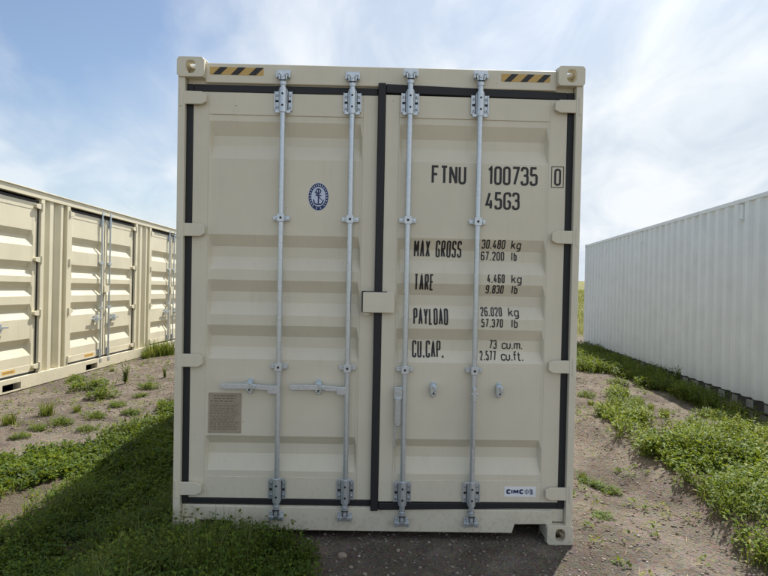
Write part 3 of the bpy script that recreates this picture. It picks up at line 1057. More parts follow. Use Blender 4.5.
def make_side_door_container():
    A, B = (-5.0, 4.28, -.085), (-4.87, 10.55, -.22)
    Mx = frame_matrix(A, B)
    root = empty('shipping_container', Mx)
    tag(root, 'cream shipping container with several double doors along its sunlit side', 'shipping container')
    L0, L1, D = -4.86, 7.33, 2.438
    end_frames(root, L0, L1, D, CREAM)
    m = MB(); m.box(L0 + .165, L1 - .165, .006, .10, 2.770, 2.882); m.box(L0 + .165, L1 - .165, -.012, .006, 2.866, 2.884)
    m.build('top_side_rail', CREAM, root, .004)
    # bottom rail with fork pockets
    m = MB()
    xs = [L0 + .165, .05, .44, 2.20, 2.58, L1 - .165]
    for i in range(0, 6, 2):
        m.box(xs[i], xs[i + 1], .006, .12, .012, .196)
    for i in (1, 3):
        m.box(xs[i] - .002, xs[i + 1] + .002, .006, .12, .128, .1955); m.box(xs[i] - .002, xs[i + 1] + .002, .006, .014, .0125, .036)
        m.box(xs[i] - .004, xs[i + 1] + .004, .60, .61, .030, .135, 1); m.box(xs[i] - .004, xs[i + 1] + .004, .121, .60, .128, .134, 1); m.box(xs[i] - .004, xs[i + 1] + .004, .0145, .60, .010, .016, 1)  # pocket linings coloured near-black to paint the shade inside
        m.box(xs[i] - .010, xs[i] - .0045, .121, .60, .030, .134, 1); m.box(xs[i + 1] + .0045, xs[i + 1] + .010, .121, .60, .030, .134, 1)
    m.build('bottom_side_rail', [CREAM, RECESS_SHADE], root, .004)
    MB().box(L0 + .1, L1 - .1, D - .06, D - .01, .012, .19).build('bottom_side_rail', CREAM, root)
    MB().box(L0 + .1, L1 - .1, D - .06, D - .01, 2.80, 2.88).build('top_side_rail', CREAM, root)
    m = MB(); corrugated(m, lambda a, d, z: (L0 + .17 + a, D - .015 - d, z), L1 - L0 - .34, .19, 2.80); m.build('side_wall', CREAM, root)
    for xc, s in ((L0, 1), (L1, -1)):
        m = MB(); corrugated(m, lambda a, d, z: (xc + s * (.02 + d), .11 + a, z), D - .22, .12, 2.80); m.build('end_wall', CREAM, root)
    m = MB(); m.box(L0 + .05, L1 - .05, .05, D - .05, 2.845, 2.866); m.build('roof', CREAM, root)
    MB().box(L0 + .1, L1 - .1, .13, D - .07, .14, .17).build('floor', WOOD, root)

    starts = [-4.78, -1.58, 1.63, 4.83]
    PW = 2.42
    # corrugated infill between the door pairs
    for i in range(3):
        xa, xb = starts[i] + PW, starts[i + 1]
        m = MB()
        m.box(xa + .004, xa + .090, .010, .10, .1965, 2.7695)
        m.box(xb - .090, xb - .004, .010, .10, .1965, 2.7695)
        a, b = xa + .090, xb - .090
        w = b - a
        pr = [(0, .0), (.02, .075), (.16, .075), (.26, .012), (.40, .012), (.50, .075), (.64, .075), (.74, .012), (.84, .012), (.94, .075), (1, .075)]
        vs = [(a + w * s, .012 + d, .1965) for s, d in pr] + [(a + w * s, .012 + d, 2.7695) for s, d in pr]
        n = len(pr)
        m.add(vs, [(j, j + 1, n + j + 1, n + j) for j in range(n - 1)])
        m.build('infill_panel', CREAM, root)

    prof = [(2.600, 0), (2.599, .004)] + [(z, d + .004) for z, d in
        trough(2.290, 2.200, 2.165, 2.060, .05) + trough(1.835, 1.745, 1.715, 1.620, .05) + trough(1.535, 1.450, 1.420, 1.330, .05) +
        trough(1.215, 1.130, 1.100, 1.000, .05) + trough(.715, .630, .590, .470, .05)] + [(.330, .004), (.329, 0)]

    def leaf(xa, xb, hinge_left, label):
        s = 1 if hinge_left else -1
        m = MB()
        pa, pb = xa + .085, xb - .085
        m.box(xa, pa - .0005, YF, YF + .05, .230, 2.700); m.box(pb + .0005, xb, YF, YF + .05, .230, 2.700)
        m.box(pa, pb, YF, YF + .05, 2.601, 2.6995); m.box(pa, pb, YF, YF + .05, .2305, .328)
        door_panel(m, None, pa, pb, .329, 2.600, YF, prof)
        m.box(xa + .02, xb - .02, YF + .058, YF + .066, .25, 2.68)
        d = m.build('door', CREAM, root, .003)
        g = MB()
        y0, y1 = YF - .004, YF + .04
        hx = xa if hinge_left else xb
        g.box(*sorted((hx, hx - s * .034)), y0, y1, .198, 2.740)
        g.box(xa, xb, y0 + .001, y1, 2.7005, 2.738); g.box(xa, xb, y0 + .001, y1, .200, .2295)
        fx = xb if hinge_left else xa
        g.box(*sorted((fx, fx + s * .018)), y0, y1, .200, 2.738)
        g.build('gasket', RUBBER, d, .005)
        for zc in (2.652, 1.868, 1.080, .300):
            h = MB()
            h.prism([(hx - s * .085, zc - .038), (hx - s * .085, zc + .038), (hx + s * .04, zc + .036), (hx + s * .085, zc + .022), (hx + s * .085, zc - .022), (hx + s * .04, zc - .036)], .004, .020)
            h.box(*sorted((hx + s * .004, hx + s * .075)), .0205, YF - .0005, zc - .021, zc + .021)
            h.cyl((hx - s * .052, .006, zc - .055), (hx - s * .052, .006, zc + .055), .016)
            h.build('hinge', CREAM, d, .003)
        # one rod next to the meeting edge and one in the leaf's outer third
        for off in (.14,):
            rx = fx - s * off
            ry = YF - .030
            r = MB(); r.cyl((rx, ry, .15), (rx, ry, 2.80), .0165, n=12)
            rod = r.build('locking_rod', GALV, root)
            for zc in (2.64, .30):
                b = MB()
                b.box(rx - .05, rx + .05, YF - .01, YF - .0008, zc - .055, zc + .055); b.cyl((rx, ry, zc - .07), (rx, ry, zc + .07), .024, n=12)
                b.build('rod_bracket', ZINC, rod, .0025)
            for zc in (2.79, .155):
                b = MB()
                b.box(rx - .04, rx + .04, ry - .02, .004, zc - .03, zc + .03)
                b.build('rod_cam', ZINC, rod, .003)
            for zc in (1.90, 1.10):
                b = MB()
                b.prism(rounded_rect(rx - .05, rx + .05, zc - .022, zc + .022, .008), ry - .020, YF - .0008)
                b.build('rod_guide', ZINC, rod, .0025)
            h = MB()
            hz = .90
            h.prism([(rx + s * .01, hz - .022), (rx + s * .01, hz + .022), (rx - s * .20, hz + .028), (rx - s * .36, hz + .020), (rx - s * .36, hz), (rx - s * .20, hz)], ry - .024, ry - .006)
            h.build('handle', GALV, rod, .003)
            c = MB()
            cx = rx - s * .17
            c.prism(rounded_rect(cx - .03, cx + .03, hz - .055, hz + .075, .012), ry - .034, YF + .004)
            c.bolt(cx, ry - .034, hz + .05, .012, .012)
            c.box(cx - .05, cx + .05, ry - .040, ry - .02, hz - .012, hz + .03)
            c.build('handle_catch', ZINC, rod, .003)
        if label:
            m = MB()
            lx0, lx1 = label
            m.prism([(lx0, .262), (lx1, .262), (lx1, .306), (lx0, .306)], YF - .0015, YF - .0003)
            for k in range(7):
                a = lx0 + .02 + k * (lx1 - lx0 - .04) / 7
                ribbon(m, [(a, .284), (a + .022, .284)], .010, lambda x, z: YF - .0015, .0005, mat=1)
            m.build('warning_label', [ORANGE, PLATETXT], d)
        return d

    for i, x in enumerate(starts):
        a, b = x + .034, x + PW - .034
        mid = (a + b) / 2
        leaf(a, mid - .010, True, (2.22, 2.52) if i == 2 else None)
        leaf(mid + .010, b, False, (.10, .37) if i == 1 else None)
        m = MB()
        m.prism(rounded_rect(mid - .09, mid + .09, 1.38, 1.50, .006), -.010, .0)
        m.box(mid + .05, mid + .085, .0005, YF - .001, 1.39, 1.49)
        m.build('seal_cover', CREAM, root, .003)
    return root


# ================================================================== WHITE CONTAINER (right)
def make_white_container():
    # face towards the lane looks along -X: run the local axis from far to near so local -Y faces the lane
    near, far = Vector((4.99, 3.76, -.0635)), Vector((5.90, 12.80, -.256))
    d = (near - far).normalized()
    Mx = frame_matrix(far + d * -0.02, near)
    root = empty('shipping_container', Mx)
    tag(root, 'white shipping container showing its shaded plain corrugated long side', 'shipping container')
    L0, L1, D = 0.0, 12.192, 2.438
    end_frames(root, L0, L1, D, WHITE)
    for y0, y1 in ((.004, .064), (D - .064, D - .004)):
        m = MB(); m.box(L0 + .16, L1 - .16, y0, y1, 2.824, 2.884); m.build('top_side_rail', WHITE, root, .004)
    m = MB(); m.box(L0 + .16, L1 - .16, .062, .10, .004, .149); m.box(L0 + .16, L1 - .16, .030, .062, .004, .012)
    m.build('bottom_side_rail', RAILDARK, root, .004)
    k = 0
    x = L0 + .30
    while x < L1 - .4:                      # pale cross-member ends showing in the dark base rail
        k += 1
        MB().box(x, x + .15 + .06 * ((k * 7) % 5) / 4, .046, .0615, .012, .118).build('cross_member_end', RAILPALE, root, .003)
        x += .38 + .06 * ((k * 3) % 4) / 3
    MB().box(L0 + .16, L1 - .16, D - .08, D - .03, .004, .158).build('bottom_side_rail', WHITE, root, .004)
    m = MB(); corrugated(m, lambda a, d_, z: (L0 + .10 + a, .012 + d_, z), L1 - L0 - .20, .150, 2.826, depth=.045); m.build('side_wall', WHITE, root)
    m = MB(); corrugated(m, lambda a, d_, z: (L0 + .10 + a, D - .012 - d_, z), L1 - L0 - .20, .157, 2.826); m.build('side_wall', WHITE, root)
    for xc, s in ((L0, 1), (L1, -1)):
        m = MB(); corrugated(m, lambda a, d_, z: (xc + s * (.02 + d_), .10 + a, z), D - .20, .10, 2.80); m.build('end_wall', WHITE, root)
    m = MB(); m.box(L0 + .05, L1 - .05, .05, D - .05, 2.842, 2.862); m.build('roof', WHITE, root)
    MB().box(L0 + .1, L1 - .1, .09, D - .09, .12, .156).build('floor', WOOD, root)
    # small ventilators under the top rail
    for s in (1.84, 4.36, 8.40):
        i = round((s - .1 - .175) / .278)
        xc = .10 + i * .278 + .175
        v = MB()
        yb = .012 + .045
        v.prism_xy([(xc - .045, yb - .0005), (xc - .038, yb - .040), (xc + .038, yb - .040), (xc + .045, yb - .0005)], 2.59, 2.80)
        v.box(xc - .05, xc + .05, yb - .046, yb - .001, 2.578, 2.592)
        v.box(xc - .030, xc + .030, yb - .041, yb - .039, 2.586, 2.60, 1)
        v.build('ventilator', [WHITE, RECESS_SHADE], root, .004)
    return root


make_main()
make_side_door_container()
make_white_container()


# ================================================================== GROUND MESH
def axis(lo, hi, step, far, growth=1.22):
    a = list(np.arange(lo, hi + 1e-6, step))
    s, x = step, a[-1]
    while x < far:
        s *= growth; x += s; a.append(x)
    s, x, b = step, a[0], []
    while x > -far:
        s *= growth; x -= s; b.append(x)
    return np.array(b[::-1] + a)


def veg_mask(x, y, edge=0.30):
    jx = x + (fbm(x, y, 1.7, 4, 41) - .5) * edge * 2.6
    jy = y + (fbm(x, y, 1.7, 4, 57) - .5) * edge * 2.6
    l = inside(ZONE_LEFT, jx * 1.0, jy) & inside(ZONE_LEFT, np.where(y > .3, jx, x), np.where(np.abs(x) < 1.4, y, jy))
    r = inside(ZONE_RIGHT, jx, jy)
    s = inside(ZONE_SHADE, x + (jx - x) * .7, y + (jy - y) * .7)
    t = inside(ZONE_TUFT, jx, jy)
    return l, r, s, t


def make_ground():
    xs = axis(-7.0, 8.0, 0.05, 4000)
    ys = axis(-2.0, 14.0, 0.05, 4000)
    X, Y = np.meshgrid(xs, ys)
    Z = ground_z(X, Y)
    nx, ny = len(xs), len(ys)
    me = bpy.data.meshes.new('ground')
    co = np.stack([X.ravel(), Y.ravel(), Z.ravel()], 1).astype(np.float32)
    i = np.arange((nx - 1) * (ny - 1))
    a = (i // (nx - 1)) * nx + i % (nx - 1)
    faces = np.stack([a, a + 1, a + nx + 1, a + nx], 1).astype(np.int32)
    me.vertices.add(len(co)); me.vertices.foreach_set('co', co.ravel())
    me.loops.add(faces.size); me.loops.foreach_set('vertex_index', faces.ravel())
    me.polygons.add(len(faces))
    me.polygons.foreach_set('loop_start', np.arange(0, faces.size, 4, dtype=np.int32))
    me.polygons.foreach_set('use_smooth', np.ones(len(faces), bool))
    me.update(); me.validate()
    l, r, s, t = veg_mask(X.ravel(), Y.ravel(), .30)
    v = (l | r | s | t).astype(np.float32)
    far = sstep(15.5, 19, Y.ravel()) + sstep(9.5, 12, np.abs(X.ravel()))
    col = np.stack([v, np.clip(far, 0, 1), np.zeros_like(v), np.ones_like(v)], 1).astype(np.float32)
    at = me.color_attributes.new('cover', 'FLOAT_COLOR', 'POINT')
    at.data.foreach_set('color', col.ravel())
    m, nt, b = new_mat('dirt')
    att = nnode(nt, 'ShaderNodeVertexColor', layer_name='cover')
    sp = nnode(nt, 'ShaderNodeSeparateColor')
    nt.links.new(att.outputs[0], sp.inputs[0])
    n1 = noise_node(nt, 0.9, 6, 0.62)
    n2 = noise_node(nt, 22, 6, 0.7)
    n3 = noise_node(nt, 5.0, 5, 0.65)
    base = ramp(nt, n1, [(0.32, (0.178, 0.150, 0.122)), (0.50, (0.250, 0.208, 0.167)), (0.68, (0.308, 0.260, 0.212))])
    c = mixc(nt, ramp(nt, n3, [(0.40, (0, 0, 0)), (0.72, (0.55,) * 3)]), base, (0.105, 0.087, 0.071))
    c = mixc(nt, ramp(nt, n2, [(0.35, (0, 0, 0)), (0.75, (.6,) * 3)]), c, (0.27, 0.23, 0.19))
    damp = noise_node(nt, 1.15, 8, 0.70)
    c = mixc(nt, ramp(nt, damp, [(0.47, (0, 0, 0)), (0.56, (.55,) * 3), (0.72, (.85,) * 3)]), c, (0.100, 0.082, 0.066))
    vo = nnode(nt, 'ShaderNodeTexVoronoi')
    vo.inputs['Scale'].default_value = 55
    tcn = nnode(nt, 'ShaderNodeTexCoord')
    nt.links.new(tcn.outputs['Object'], vo.inputs[0])
    peb = ramp(nt, vo.outputs['Distance'], [(0.0, (1, 1, 1)), (0.45, (0, 0, 0))])
    c = mixc(nt, 0.22, c, mixc(nt, 0.8, c, vo.outputs['Color'], 'SOFT_LIGHT'))
    soil = mixc(nt, n2, (0.085, 0.066, 0.045), (0.17, 0.14, 0.085))
    c = mixc(nt, mixc(nt, 0.75, (0, 0, 0), sp.outputs[0]), c, soil)
    gn = noise_node(nt, 0.35, 6, 0.65)
    fld = ramp(nt, gn, [(0.35, (0.105, 0.125, 0.04)), (0.52, (0.19, 0.185, 0.075)), (0.68, (0.30, 0.26, 0.14))])
    c = mixc(nt, sp.outputs[1], c, fld)
    nt.links.new(c, b.inputs['Base Color'])
    b.inputs['Roughness'].default_value = 0.95
    b.inputs['Specular IOR Level'].default_value = 0.15
    hsum = nnode(nt, 'ShaderNodeMath', operation='MULTIPLY_ADD')
    nt.links.new(peb, hsum.inputs[0]); hsum.inputs[1].default_value = 0.35
    nt.links.new(n2, hsum.inputs[2])
    bump(nt, b, hsum.outputs[0], 1.0, 0.05)
    me.materials.append(m)
    o = bpy.data.objects.new('ground', me)
    COL.objects.link(o)
    o['kind'] = 'structure'
    return o


make_ground()


# ================================================================== VEGETATION
def leaf_material(name, stops, trans=0.42):
    m, nt, b = new_mat(name)
    att = nnode(nt, 'ShaderNodeVertexColor', layer_name='tint')
    sp = nnode(nt, 'ShaderNodeSeparateColor')
    nt.links.new(att.outputs[0], sp.inputs[0])
    c = ramp(nt, sp.outputs[0], stops)
    nt.links.new(c, b.inputs['Base Color'])
    b.inputs['Roughness'].default_value = 0.55
    b.inputs['Specular IOR Level'].default_value = 0.3
    tr = nnode(nt, 'ShaderNodeBsdfTranslucent')
    g = mixc(nt, 0.5, c, (0.30, 0.33, 0.02))
    nt.links.new(g, tr.inputs[0])
    mx = nnode(nt, 'ShaderNodeMixShader')
    mx.inputs[0].default_value = trans
    out = nt.nodes['Material Output']
    nt.links.new(b.outputs[0], mx.inputs[1]); nt.links.new(tr.outputs[0], mx.inputs[2])
    nt.links.new(mx.outputs[0], out.inputs[0])
    return m


LEAF = leaf_material('weed_leaf', [(0.0, (0.026, 0.055, 0.010)), (0.42, (0.068, 0.125, 0.015)), (0.72, (0.135, 0.215, 0.022)), (1.0, (0.27, 0.28, 0.045))])
GRASS = leaf_material('grass_blade', [(0.0, (0.050, 0.088, 0.018)), (0.45, (0.100, 0.150, 0.034)), (0.75, (0.19, 0.21, 0.07)), (1.0, (0.40, 0.33, 0.17))])
STRAW = leaf_material('dry_straw', [(0.0, (0.26, 0.20, 0.11)), (1.0, (0.46, 0.38, 0.22))], .1)


def leaf_arrays(base, az, el, ln, wd, fold=0.35, tint=None):
    """each leaf: four points, two folded triangles"""
    dx, dy, dz = np.cos(az) * np.cos(el), np.sin(az) * np.cos(el), np.sin(el)
    d = np.stack([dx, dy, dz], 1)
    s = np.stack([-np.sin(az), np.cos(az), np.zeros_like(az)], 1)
    up = np.cross(d, s) * -1
    up = np.where(up[:, 2:3] < 0, -up, up)
    p1 = base + d * ln[:, None] * .45 + s * wd[:, None] * .5 + up * (wd * fold)[:, None]
    p2 = base + d * ln[:, None] - up * (ln * .12)[:, None]
    p3 = base + d * ln[:, None] * .45 - s * wd[:, None] * .5 + up * (wd * fold)[:, None]
    v = np.stack([base, p1, p2, p3], 1)
    n = len(base)
    i = np.arange(n)[:, None] * 4
    f = np.concatenate([i + [0, 1, 2], i + [0, 2, 3]], 1).reshape(-1, 3)
    t = rng.random(n) if tint is None else tint
    return v.reshape(-1, 3), f, np.repeat(t, 4)


def blade_arrays(base, az, ln, wd, bend, tint=None):
    """each blade: bent strip of two quads ending in a point (5 points, 3 triangles)"""
    d = np.stack([np.cos(az), np.sin(az), np.zeros_like(az)], 1)
    s = np.stack([-np.sin(az), np.cos(az), np.zeros_like(az)], 1)
    z = np.array([0, 0, 1.0])
    mid = base + z * (ln * .55)[:, None] + d * (ln * bend * .3)[:, None]
    tip = base + z * (ln * (1 - .4 * bend))[:, None] + d * (ln * bend)[:, None]
    hw = s * (wd * .5)[:, None]
    v = np.stack([base - hw, base + hw, mid - hw * .8, mid + hw * .8, tip], 1)
    n = len(base)
    i = np.arange(n)[:, None] * 5
    f = np.concatenate([i + [0, 1, 3], i + [0, 3, 2], i + [2, 3, 4]], 1).reshape(-1, 3)
    t = rng.random(n) if tint is None else tint
    return v.reshape(-1, 3), f, np.repeat(t, 5)


def tri_mesh(name, parts, mats):
    """parts: list of (v, f, tint, material index)"""
    V, F, T_, MI, o = [], [], [], [], 0
    for v, f, t, mi in parts:
        V.append(v); F.append(f + o); T_.append(t); MI.append(np.full(len(f), mi)); o += len(v)
    V = np.concatenate(V).astype(np.float32); F = np.concatenate(F).astype(np.int32); T_ = np.concatenate(T_).astype(np.float32)
    MI = np.concatenate(MI).astype(np.int32)
    me = bpy.data.meshes.new(name)
    me.vertices.add(len(V)); me.vertices.foreach_set('co', V.ravel())
    me.loops.add(F.size); me.loops.foreach_set('vertex_index', F.ravel())
    me.polygons.add(len(F)); me.polygons.foreach_set('loop_start', np.arange(0, F.size, 3, dtype=np.int32))
    me.polygons.foreach_set('material_index', MI)
    me.update()
    at = me.color_attributes.new('tint', 'FLOAT_COLOR', 'POINT')
    at.data.foreach_set('color', np.stack([T_, T_, T_, np.ones_like(T_)], 1).ravel())
    for m in mats:
        me.materials.append(m)
    return me


def weed_leaves(px, py, h, n_leaf, leaf, spread, zbase, tone):
    """leaves of many plants at once: px, py, h arrays; every plant n_leaf leaves round its stem"""
    N = len(px)
    k = np.tile(np.arange(n_leaf), N) / n_leaf
    P = np.repeat(np.arange(N), n_leaf)
    t = (k + rng.random(len(k)) * .8 / n_leaf)
    hh = h[P]
    az = rng.random(len(P)) * 2 * math.pi
    rad = spread * hh * (0.2 + .8 * rng.random(len(P))) * (1.05 - .45 * t)
    b = np.stack([px[P] + rad * np.cos(az), py[P] + rad * np.sin(az), zbase[P] + hh * (0.12 + .88 * t ** .8)], 1)
    el = np.radians(rng.normal(22, 26, len(P)))
    l = leaf * (0.65 + .7 * rng.random(len(P))) * (1.1 - .35 * t)
    tint = np.clip(tone[P] + rng.normal(0, .13, len(P)) + .16 * (t - .4), 0, 1)
    return leaf_arrays(b, az + rng.normal(0, .6, len(P)), el, l, l * (.50 + .22 * rng.random(len(P))), .22, tint)


def scatter(zone_idx, bbox, dens, thin=None):
    n = int((bbox[1] - bbox[0]) * (bbox[3] - bbox[2]) * dens)
    x = bbox[0] + rng.random(n) * (bbox[1] - bbox[0]); y = bbox[2] + rng.random(n) * (bbox[3] - bbox[2])
    k = veg_mask(x, y)[zone_idx]
    x, y = x[k], y[k]
    if thin is not None:
        k = rng.random(len(x)) < thin(x, y)
        x, y = x[k], y[k]
    # keep off the containers
    k = ~((np.abs(x) < 1.235) & (y > -0.015))
    return x[k], y[k]


def cover(name, zone, bbox, dens, hfun, leaf_size, label, grass_share=0.0, nleaf=13, spread=.62, thin=None, tone0=.42):
    x, y = scatter(zone, bbox, dens, thin)
    d = np.hypot(x - CAM[0], y - CAM[1])
    keep = rng.random(len(x)) < np.clip(5.2 / d, .30, 1)          # fewer, larger plants farther off
    x, y, d = x[keep], y[keep], d[keep]
    z = ground_z(x, y)
    h = hfun(x, y) * (.65 + .7 * rng.random(len(x)))
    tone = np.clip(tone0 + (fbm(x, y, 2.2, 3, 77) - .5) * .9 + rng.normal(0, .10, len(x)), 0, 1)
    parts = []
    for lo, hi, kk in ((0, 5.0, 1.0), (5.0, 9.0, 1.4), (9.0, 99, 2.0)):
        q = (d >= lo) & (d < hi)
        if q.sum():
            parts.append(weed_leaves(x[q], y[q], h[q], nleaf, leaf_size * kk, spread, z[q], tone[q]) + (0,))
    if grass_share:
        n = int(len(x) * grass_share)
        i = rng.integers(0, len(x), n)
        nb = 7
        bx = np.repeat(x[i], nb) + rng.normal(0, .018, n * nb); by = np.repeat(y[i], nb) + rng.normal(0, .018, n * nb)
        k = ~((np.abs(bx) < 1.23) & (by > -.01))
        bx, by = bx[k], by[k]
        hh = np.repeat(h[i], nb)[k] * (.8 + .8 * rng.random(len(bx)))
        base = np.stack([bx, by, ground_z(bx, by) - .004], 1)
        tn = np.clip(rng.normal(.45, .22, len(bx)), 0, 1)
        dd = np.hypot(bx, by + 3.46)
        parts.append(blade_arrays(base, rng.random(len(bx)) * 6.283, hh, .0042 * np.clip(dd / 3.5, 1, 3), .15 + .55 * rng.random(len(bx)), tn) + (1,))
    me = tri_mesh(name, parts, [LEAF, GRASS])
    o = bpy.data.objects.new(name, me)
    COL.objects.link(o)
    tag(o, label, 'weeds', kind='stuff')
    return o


def h_left(x, y):
    h = .035 + .15 * fbm(x, y, 2.4, 3, 5) ** 1.6
    front = sstep(.25, -.06, y) * sstep(-1.75, -1.2, x)
    edge = np.exp(-((x + 1.27) / .16) ** 2) * sstep(-.2, .4, y)
    return h + front * .055 * sstep(-.45, -.8, x) + front * .03 + edge * .06


cover('weed_cover', 0, (-6.2, -.25, -1.3, 6.0), 800, h_left, .027, 'dense low green weeds beside the beige container', .55, 13,
      thin=lambda x, y: np.clip(.30 + 2.6 * (fbm(x, y, 1.6, 4, 91) - .42) + .25 * sstep(-2.2, -1.6, x) + .8 * sstep(.3, 0, y) * sstep(-1.6, -1.3, x), .03, 1), tone0=.42)  # tone held down: shade on these weeds is put into the leaf tint
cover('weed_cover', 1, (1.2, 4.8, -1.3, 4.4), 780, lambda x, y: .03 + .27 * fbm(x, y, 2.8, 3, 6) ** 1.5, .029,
      'bright leafy weed patch in the sun between beige and white containers', .40, 14, tone0=.68,  # higher tone puts the sunlight into the leaf tint
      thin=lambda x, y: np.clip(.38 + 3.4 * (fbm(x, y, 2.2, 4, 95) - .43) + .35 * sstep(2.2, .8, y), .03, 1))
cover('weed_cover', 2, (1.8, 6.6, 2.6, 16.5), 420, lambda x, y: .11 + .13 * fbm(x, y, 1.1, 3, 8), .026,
      'dark shaded weeds along the foot of the white container', .8, 13, tone0=.35,  # low tone puts the container's shade into the leaf tint
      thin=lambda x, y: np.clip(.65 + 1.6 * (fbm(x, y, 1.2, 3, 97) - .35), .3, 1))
cover('weed_cover', 3, (1.2, 4.0, 2.2, 6.5), 520, lambda x, y: .06 + .10 * fbm(x, y, 1.4, 3, 9), .024,
      'thin weed strip between the dirt lane and the shaded weeds', .6, 12, tone0=.55,
      thin=lambda x, y: np.clip(.3 + 1.9 * (fbm(x, y, 2.0, 3, 99) - .33), .05, 1))


# ---- single weeds standing on bare dirt
def weed_mesh(name, kind, seed):
    global rng
    keep = rng
    rng = np.random.default_rng(seed)
    parts = []
    if kind == 'clump':            # low round broadleaf clump, unit height
        n = 26
        r = .75 * np.sqrt(rng.random(n)); a = rng.random(n) * 6.283
        px, py = r * np.cos(a), r * np.sin(a)
        h = (.95 - .5 * r) * (.7 + .5 * rng.random(n))
        parts.append(weed_leaves(px, py, h, 16, .17, .5, np.zeros(n), np.clip(rng.normal(.5, .14, n), 0, 1)) + (0,))
        nb = 60
        b = np.stack([rng.normal(0, .35, nb), rng.normal(0, .35, nb), np.zeros(nb)], 1)
        parts.append(blade_arrays(b, rng.random(nb) * 6.283, .5 + .7 * rng.random(nb), np.full(nb, .035), .2 + .5 * rng.random(nb), np.clip(rng.normal(.5, .25, nb), 0, 1)) + (1,))
    elif kind == 'tuft':           # grass tuft
        nb = 170
        b = np.stack([rng.normal(0, .16, nb), rng.normal(0, .16, nb), np.full(nb, -.03)], 1)
        parts.append(blade_arrays(b, np.arctan2(b[:, 1], b[:, 0]) + rng.normal(0, .7, nb), .45 + .65 * rng.random(nb), np.full(nb, .032), .1 + .6 * rng.random(nb), np.clip(rng.normal(.5, .25, nb), 0, 1)) + (1,))
    else:                          # upright branching weed
        n = 9
        a = rng.random(n) * 6.283
        for i in range(n):
            tilt = rng.uniform(.05, .38) if i else .03
            top = rng.uniform(.6, 1.0) if i else 1.05
            m = 30
            t = np.linspace(.12, 1, m)
            bx = math.cos(a[i]) * tilt * t * top; by = math.sin(a[i]) * tilt * t * top
            base = np.stack([bx, by, t * top], 1)
            parts.append(leaf_arrays(base, rng.random(m) * 6.283, np.radians(rng.normal(30, 18, m)), .16 * (1.15 - .6 * t) * (.7 + .6 * rng.random(m)), .055 * (.8 + .5 * rng.random(m)), .2, np.clip(rng.normal(.38, .16, m), 0, 1)) + (0,))
            hw = .010
            e = np.array([math.cos(a[i]) * tilt * top, math.sin(a[i]) * tilt * top, top])
            v = np.array([[-hw, 0, -.03], [hw, 0, -.03], e, [0, -hw, -.03], [0, hw, -.03]])
            parts.append((v, np.array([[0, 1, 2], [3, 4, 2]]), np.full(5, .55), 1))
    me = tri_mesh(name, parts, [LEAF, GRASS])
    rng = keep
    return me


def seedlings():
    P = []
    for x0, x1, y0, y1, n in ((-4.9, -1.6, 2.2, 9.0, 420), (1.4, 4.9, 1.2, 9.0, 420), (1.3, 2.3, -.4, 1.4, 40)):
        x = x0 + rng.random(n) * (x1 - x0); y = y0 + rng.random(n) * (y1 - y0)
        k = fbm(x, y, .9, 3, 63) > .50
        P.append(np.stack([x[k], y[k]], 1))
    P = np.concatenate(P)
    x, y = P[:, 0], P[:, 1]
    h = .025 + .07 * rng.random(len(x)) ** 2
    parts = [weed_leaves(x, y, h, 14, .026, .9, ground_z(x, y), np.clip(rng.normal(.62, .15, len(x)), 0, 1)) + (0,)]
    o = bpy.data.objects.new('seedlings', tri_mesh('seedlings', parts, [LEAF, GRASS]))
    COL.objects.link(o)
    tag(o, 'tiny pale weed seedlings dotted over the bare dirt', 'weeds', kind='stuff')


seedlings()
WEED = {k: [weed_mesh(k, k, 100 + 7 * j + len(k)) for j in range(3)] for k in ('clump', 'tuft', 'upright')}
G1 = 'weeds on the dirt strip by the cream container'
G2 = 'weeds along the dirt lane by the white container'
spots = [  # px, py of the foot in the photograph, height in m, width factor, kind, group
    (90, 389, .17, 1.15, 'clump', 1), (104, 398, .13, 1.1, 'clump', 1), (125, 384, .26, .85, 'upright', 1), (46, 415, .16, 1.0, 'tuft', 1),
    (60, 424, .07, 1.3, 'clump', 1), (38, 429, .06, 1.2, 'clump', 1), (118, 407, .065, 1.3, 'clump', 1), (95, 418, .07, 1.3, 'clump', 1),
    (8, 424, .14, 1.0, 'tuft', 1), (77, 412, .08, 1.2, 'tuft', 1), (150, 389, .09, 1.3, 'clump', 1), (165, 378, .16, .9, 'upright', 1),
    (140, 398, .06, 1.2, 'clump', 1), (75, 381, .10, 1.0, 'clump', 1), (20, 437, .055, 1.2, 'clump', 1), (132, 414, .07, 1.2, 'clump', 1),
    (86, 430, .06, 1.3, 'clump', 1), (112, 371, .07, 1.0, 'tuft', 1), (152, 357, .30, .9, 'tuft', 3), (160, 356, .34, .9, 'tuft', 3), (168, 355, .32, .9, 'tuft', 3), (145, 359, .2, .9, 'tuft', 3),
    (603, 517, .035, 1.6, 'clump', 2), (583, 478, .07, 1.0, 'tuft', 2), (592, 482, .06, 1.3, 'clump', 2), (610, 487, .05, 1.2, 'clump', 2),
    (634, 418, .12, .9, 'clump', 2), (651, 413, .10, .9, 'tuft', 2), (706, 420, .11, 1.0, 'clump', 2), (723, 425, .13, 1.0, 'clump', 2),
    (586, 397, .10, 1.0, 'clump', 2), (591, 408, .08, 1.1, 'tuft', 2), (664, 428, .12, .9, 'tuft', 2), (742, 428, .10, 1.2, 'clump', 2),
    (677, 388, .27, .8, 'upright', 4), (692, 441, .14, 1.0, 'tuft', 2), (620, 425, .10, 1.0, 'clump', 2), (595, 372, .12, 1.2, 'clump', 2), (618, 385, .12, 1.1, 'clump', 2),
]
KN = {'clump': 'weed_clump', 'tuft': 'grass_tuft', 'upright': 'upright_weed'}
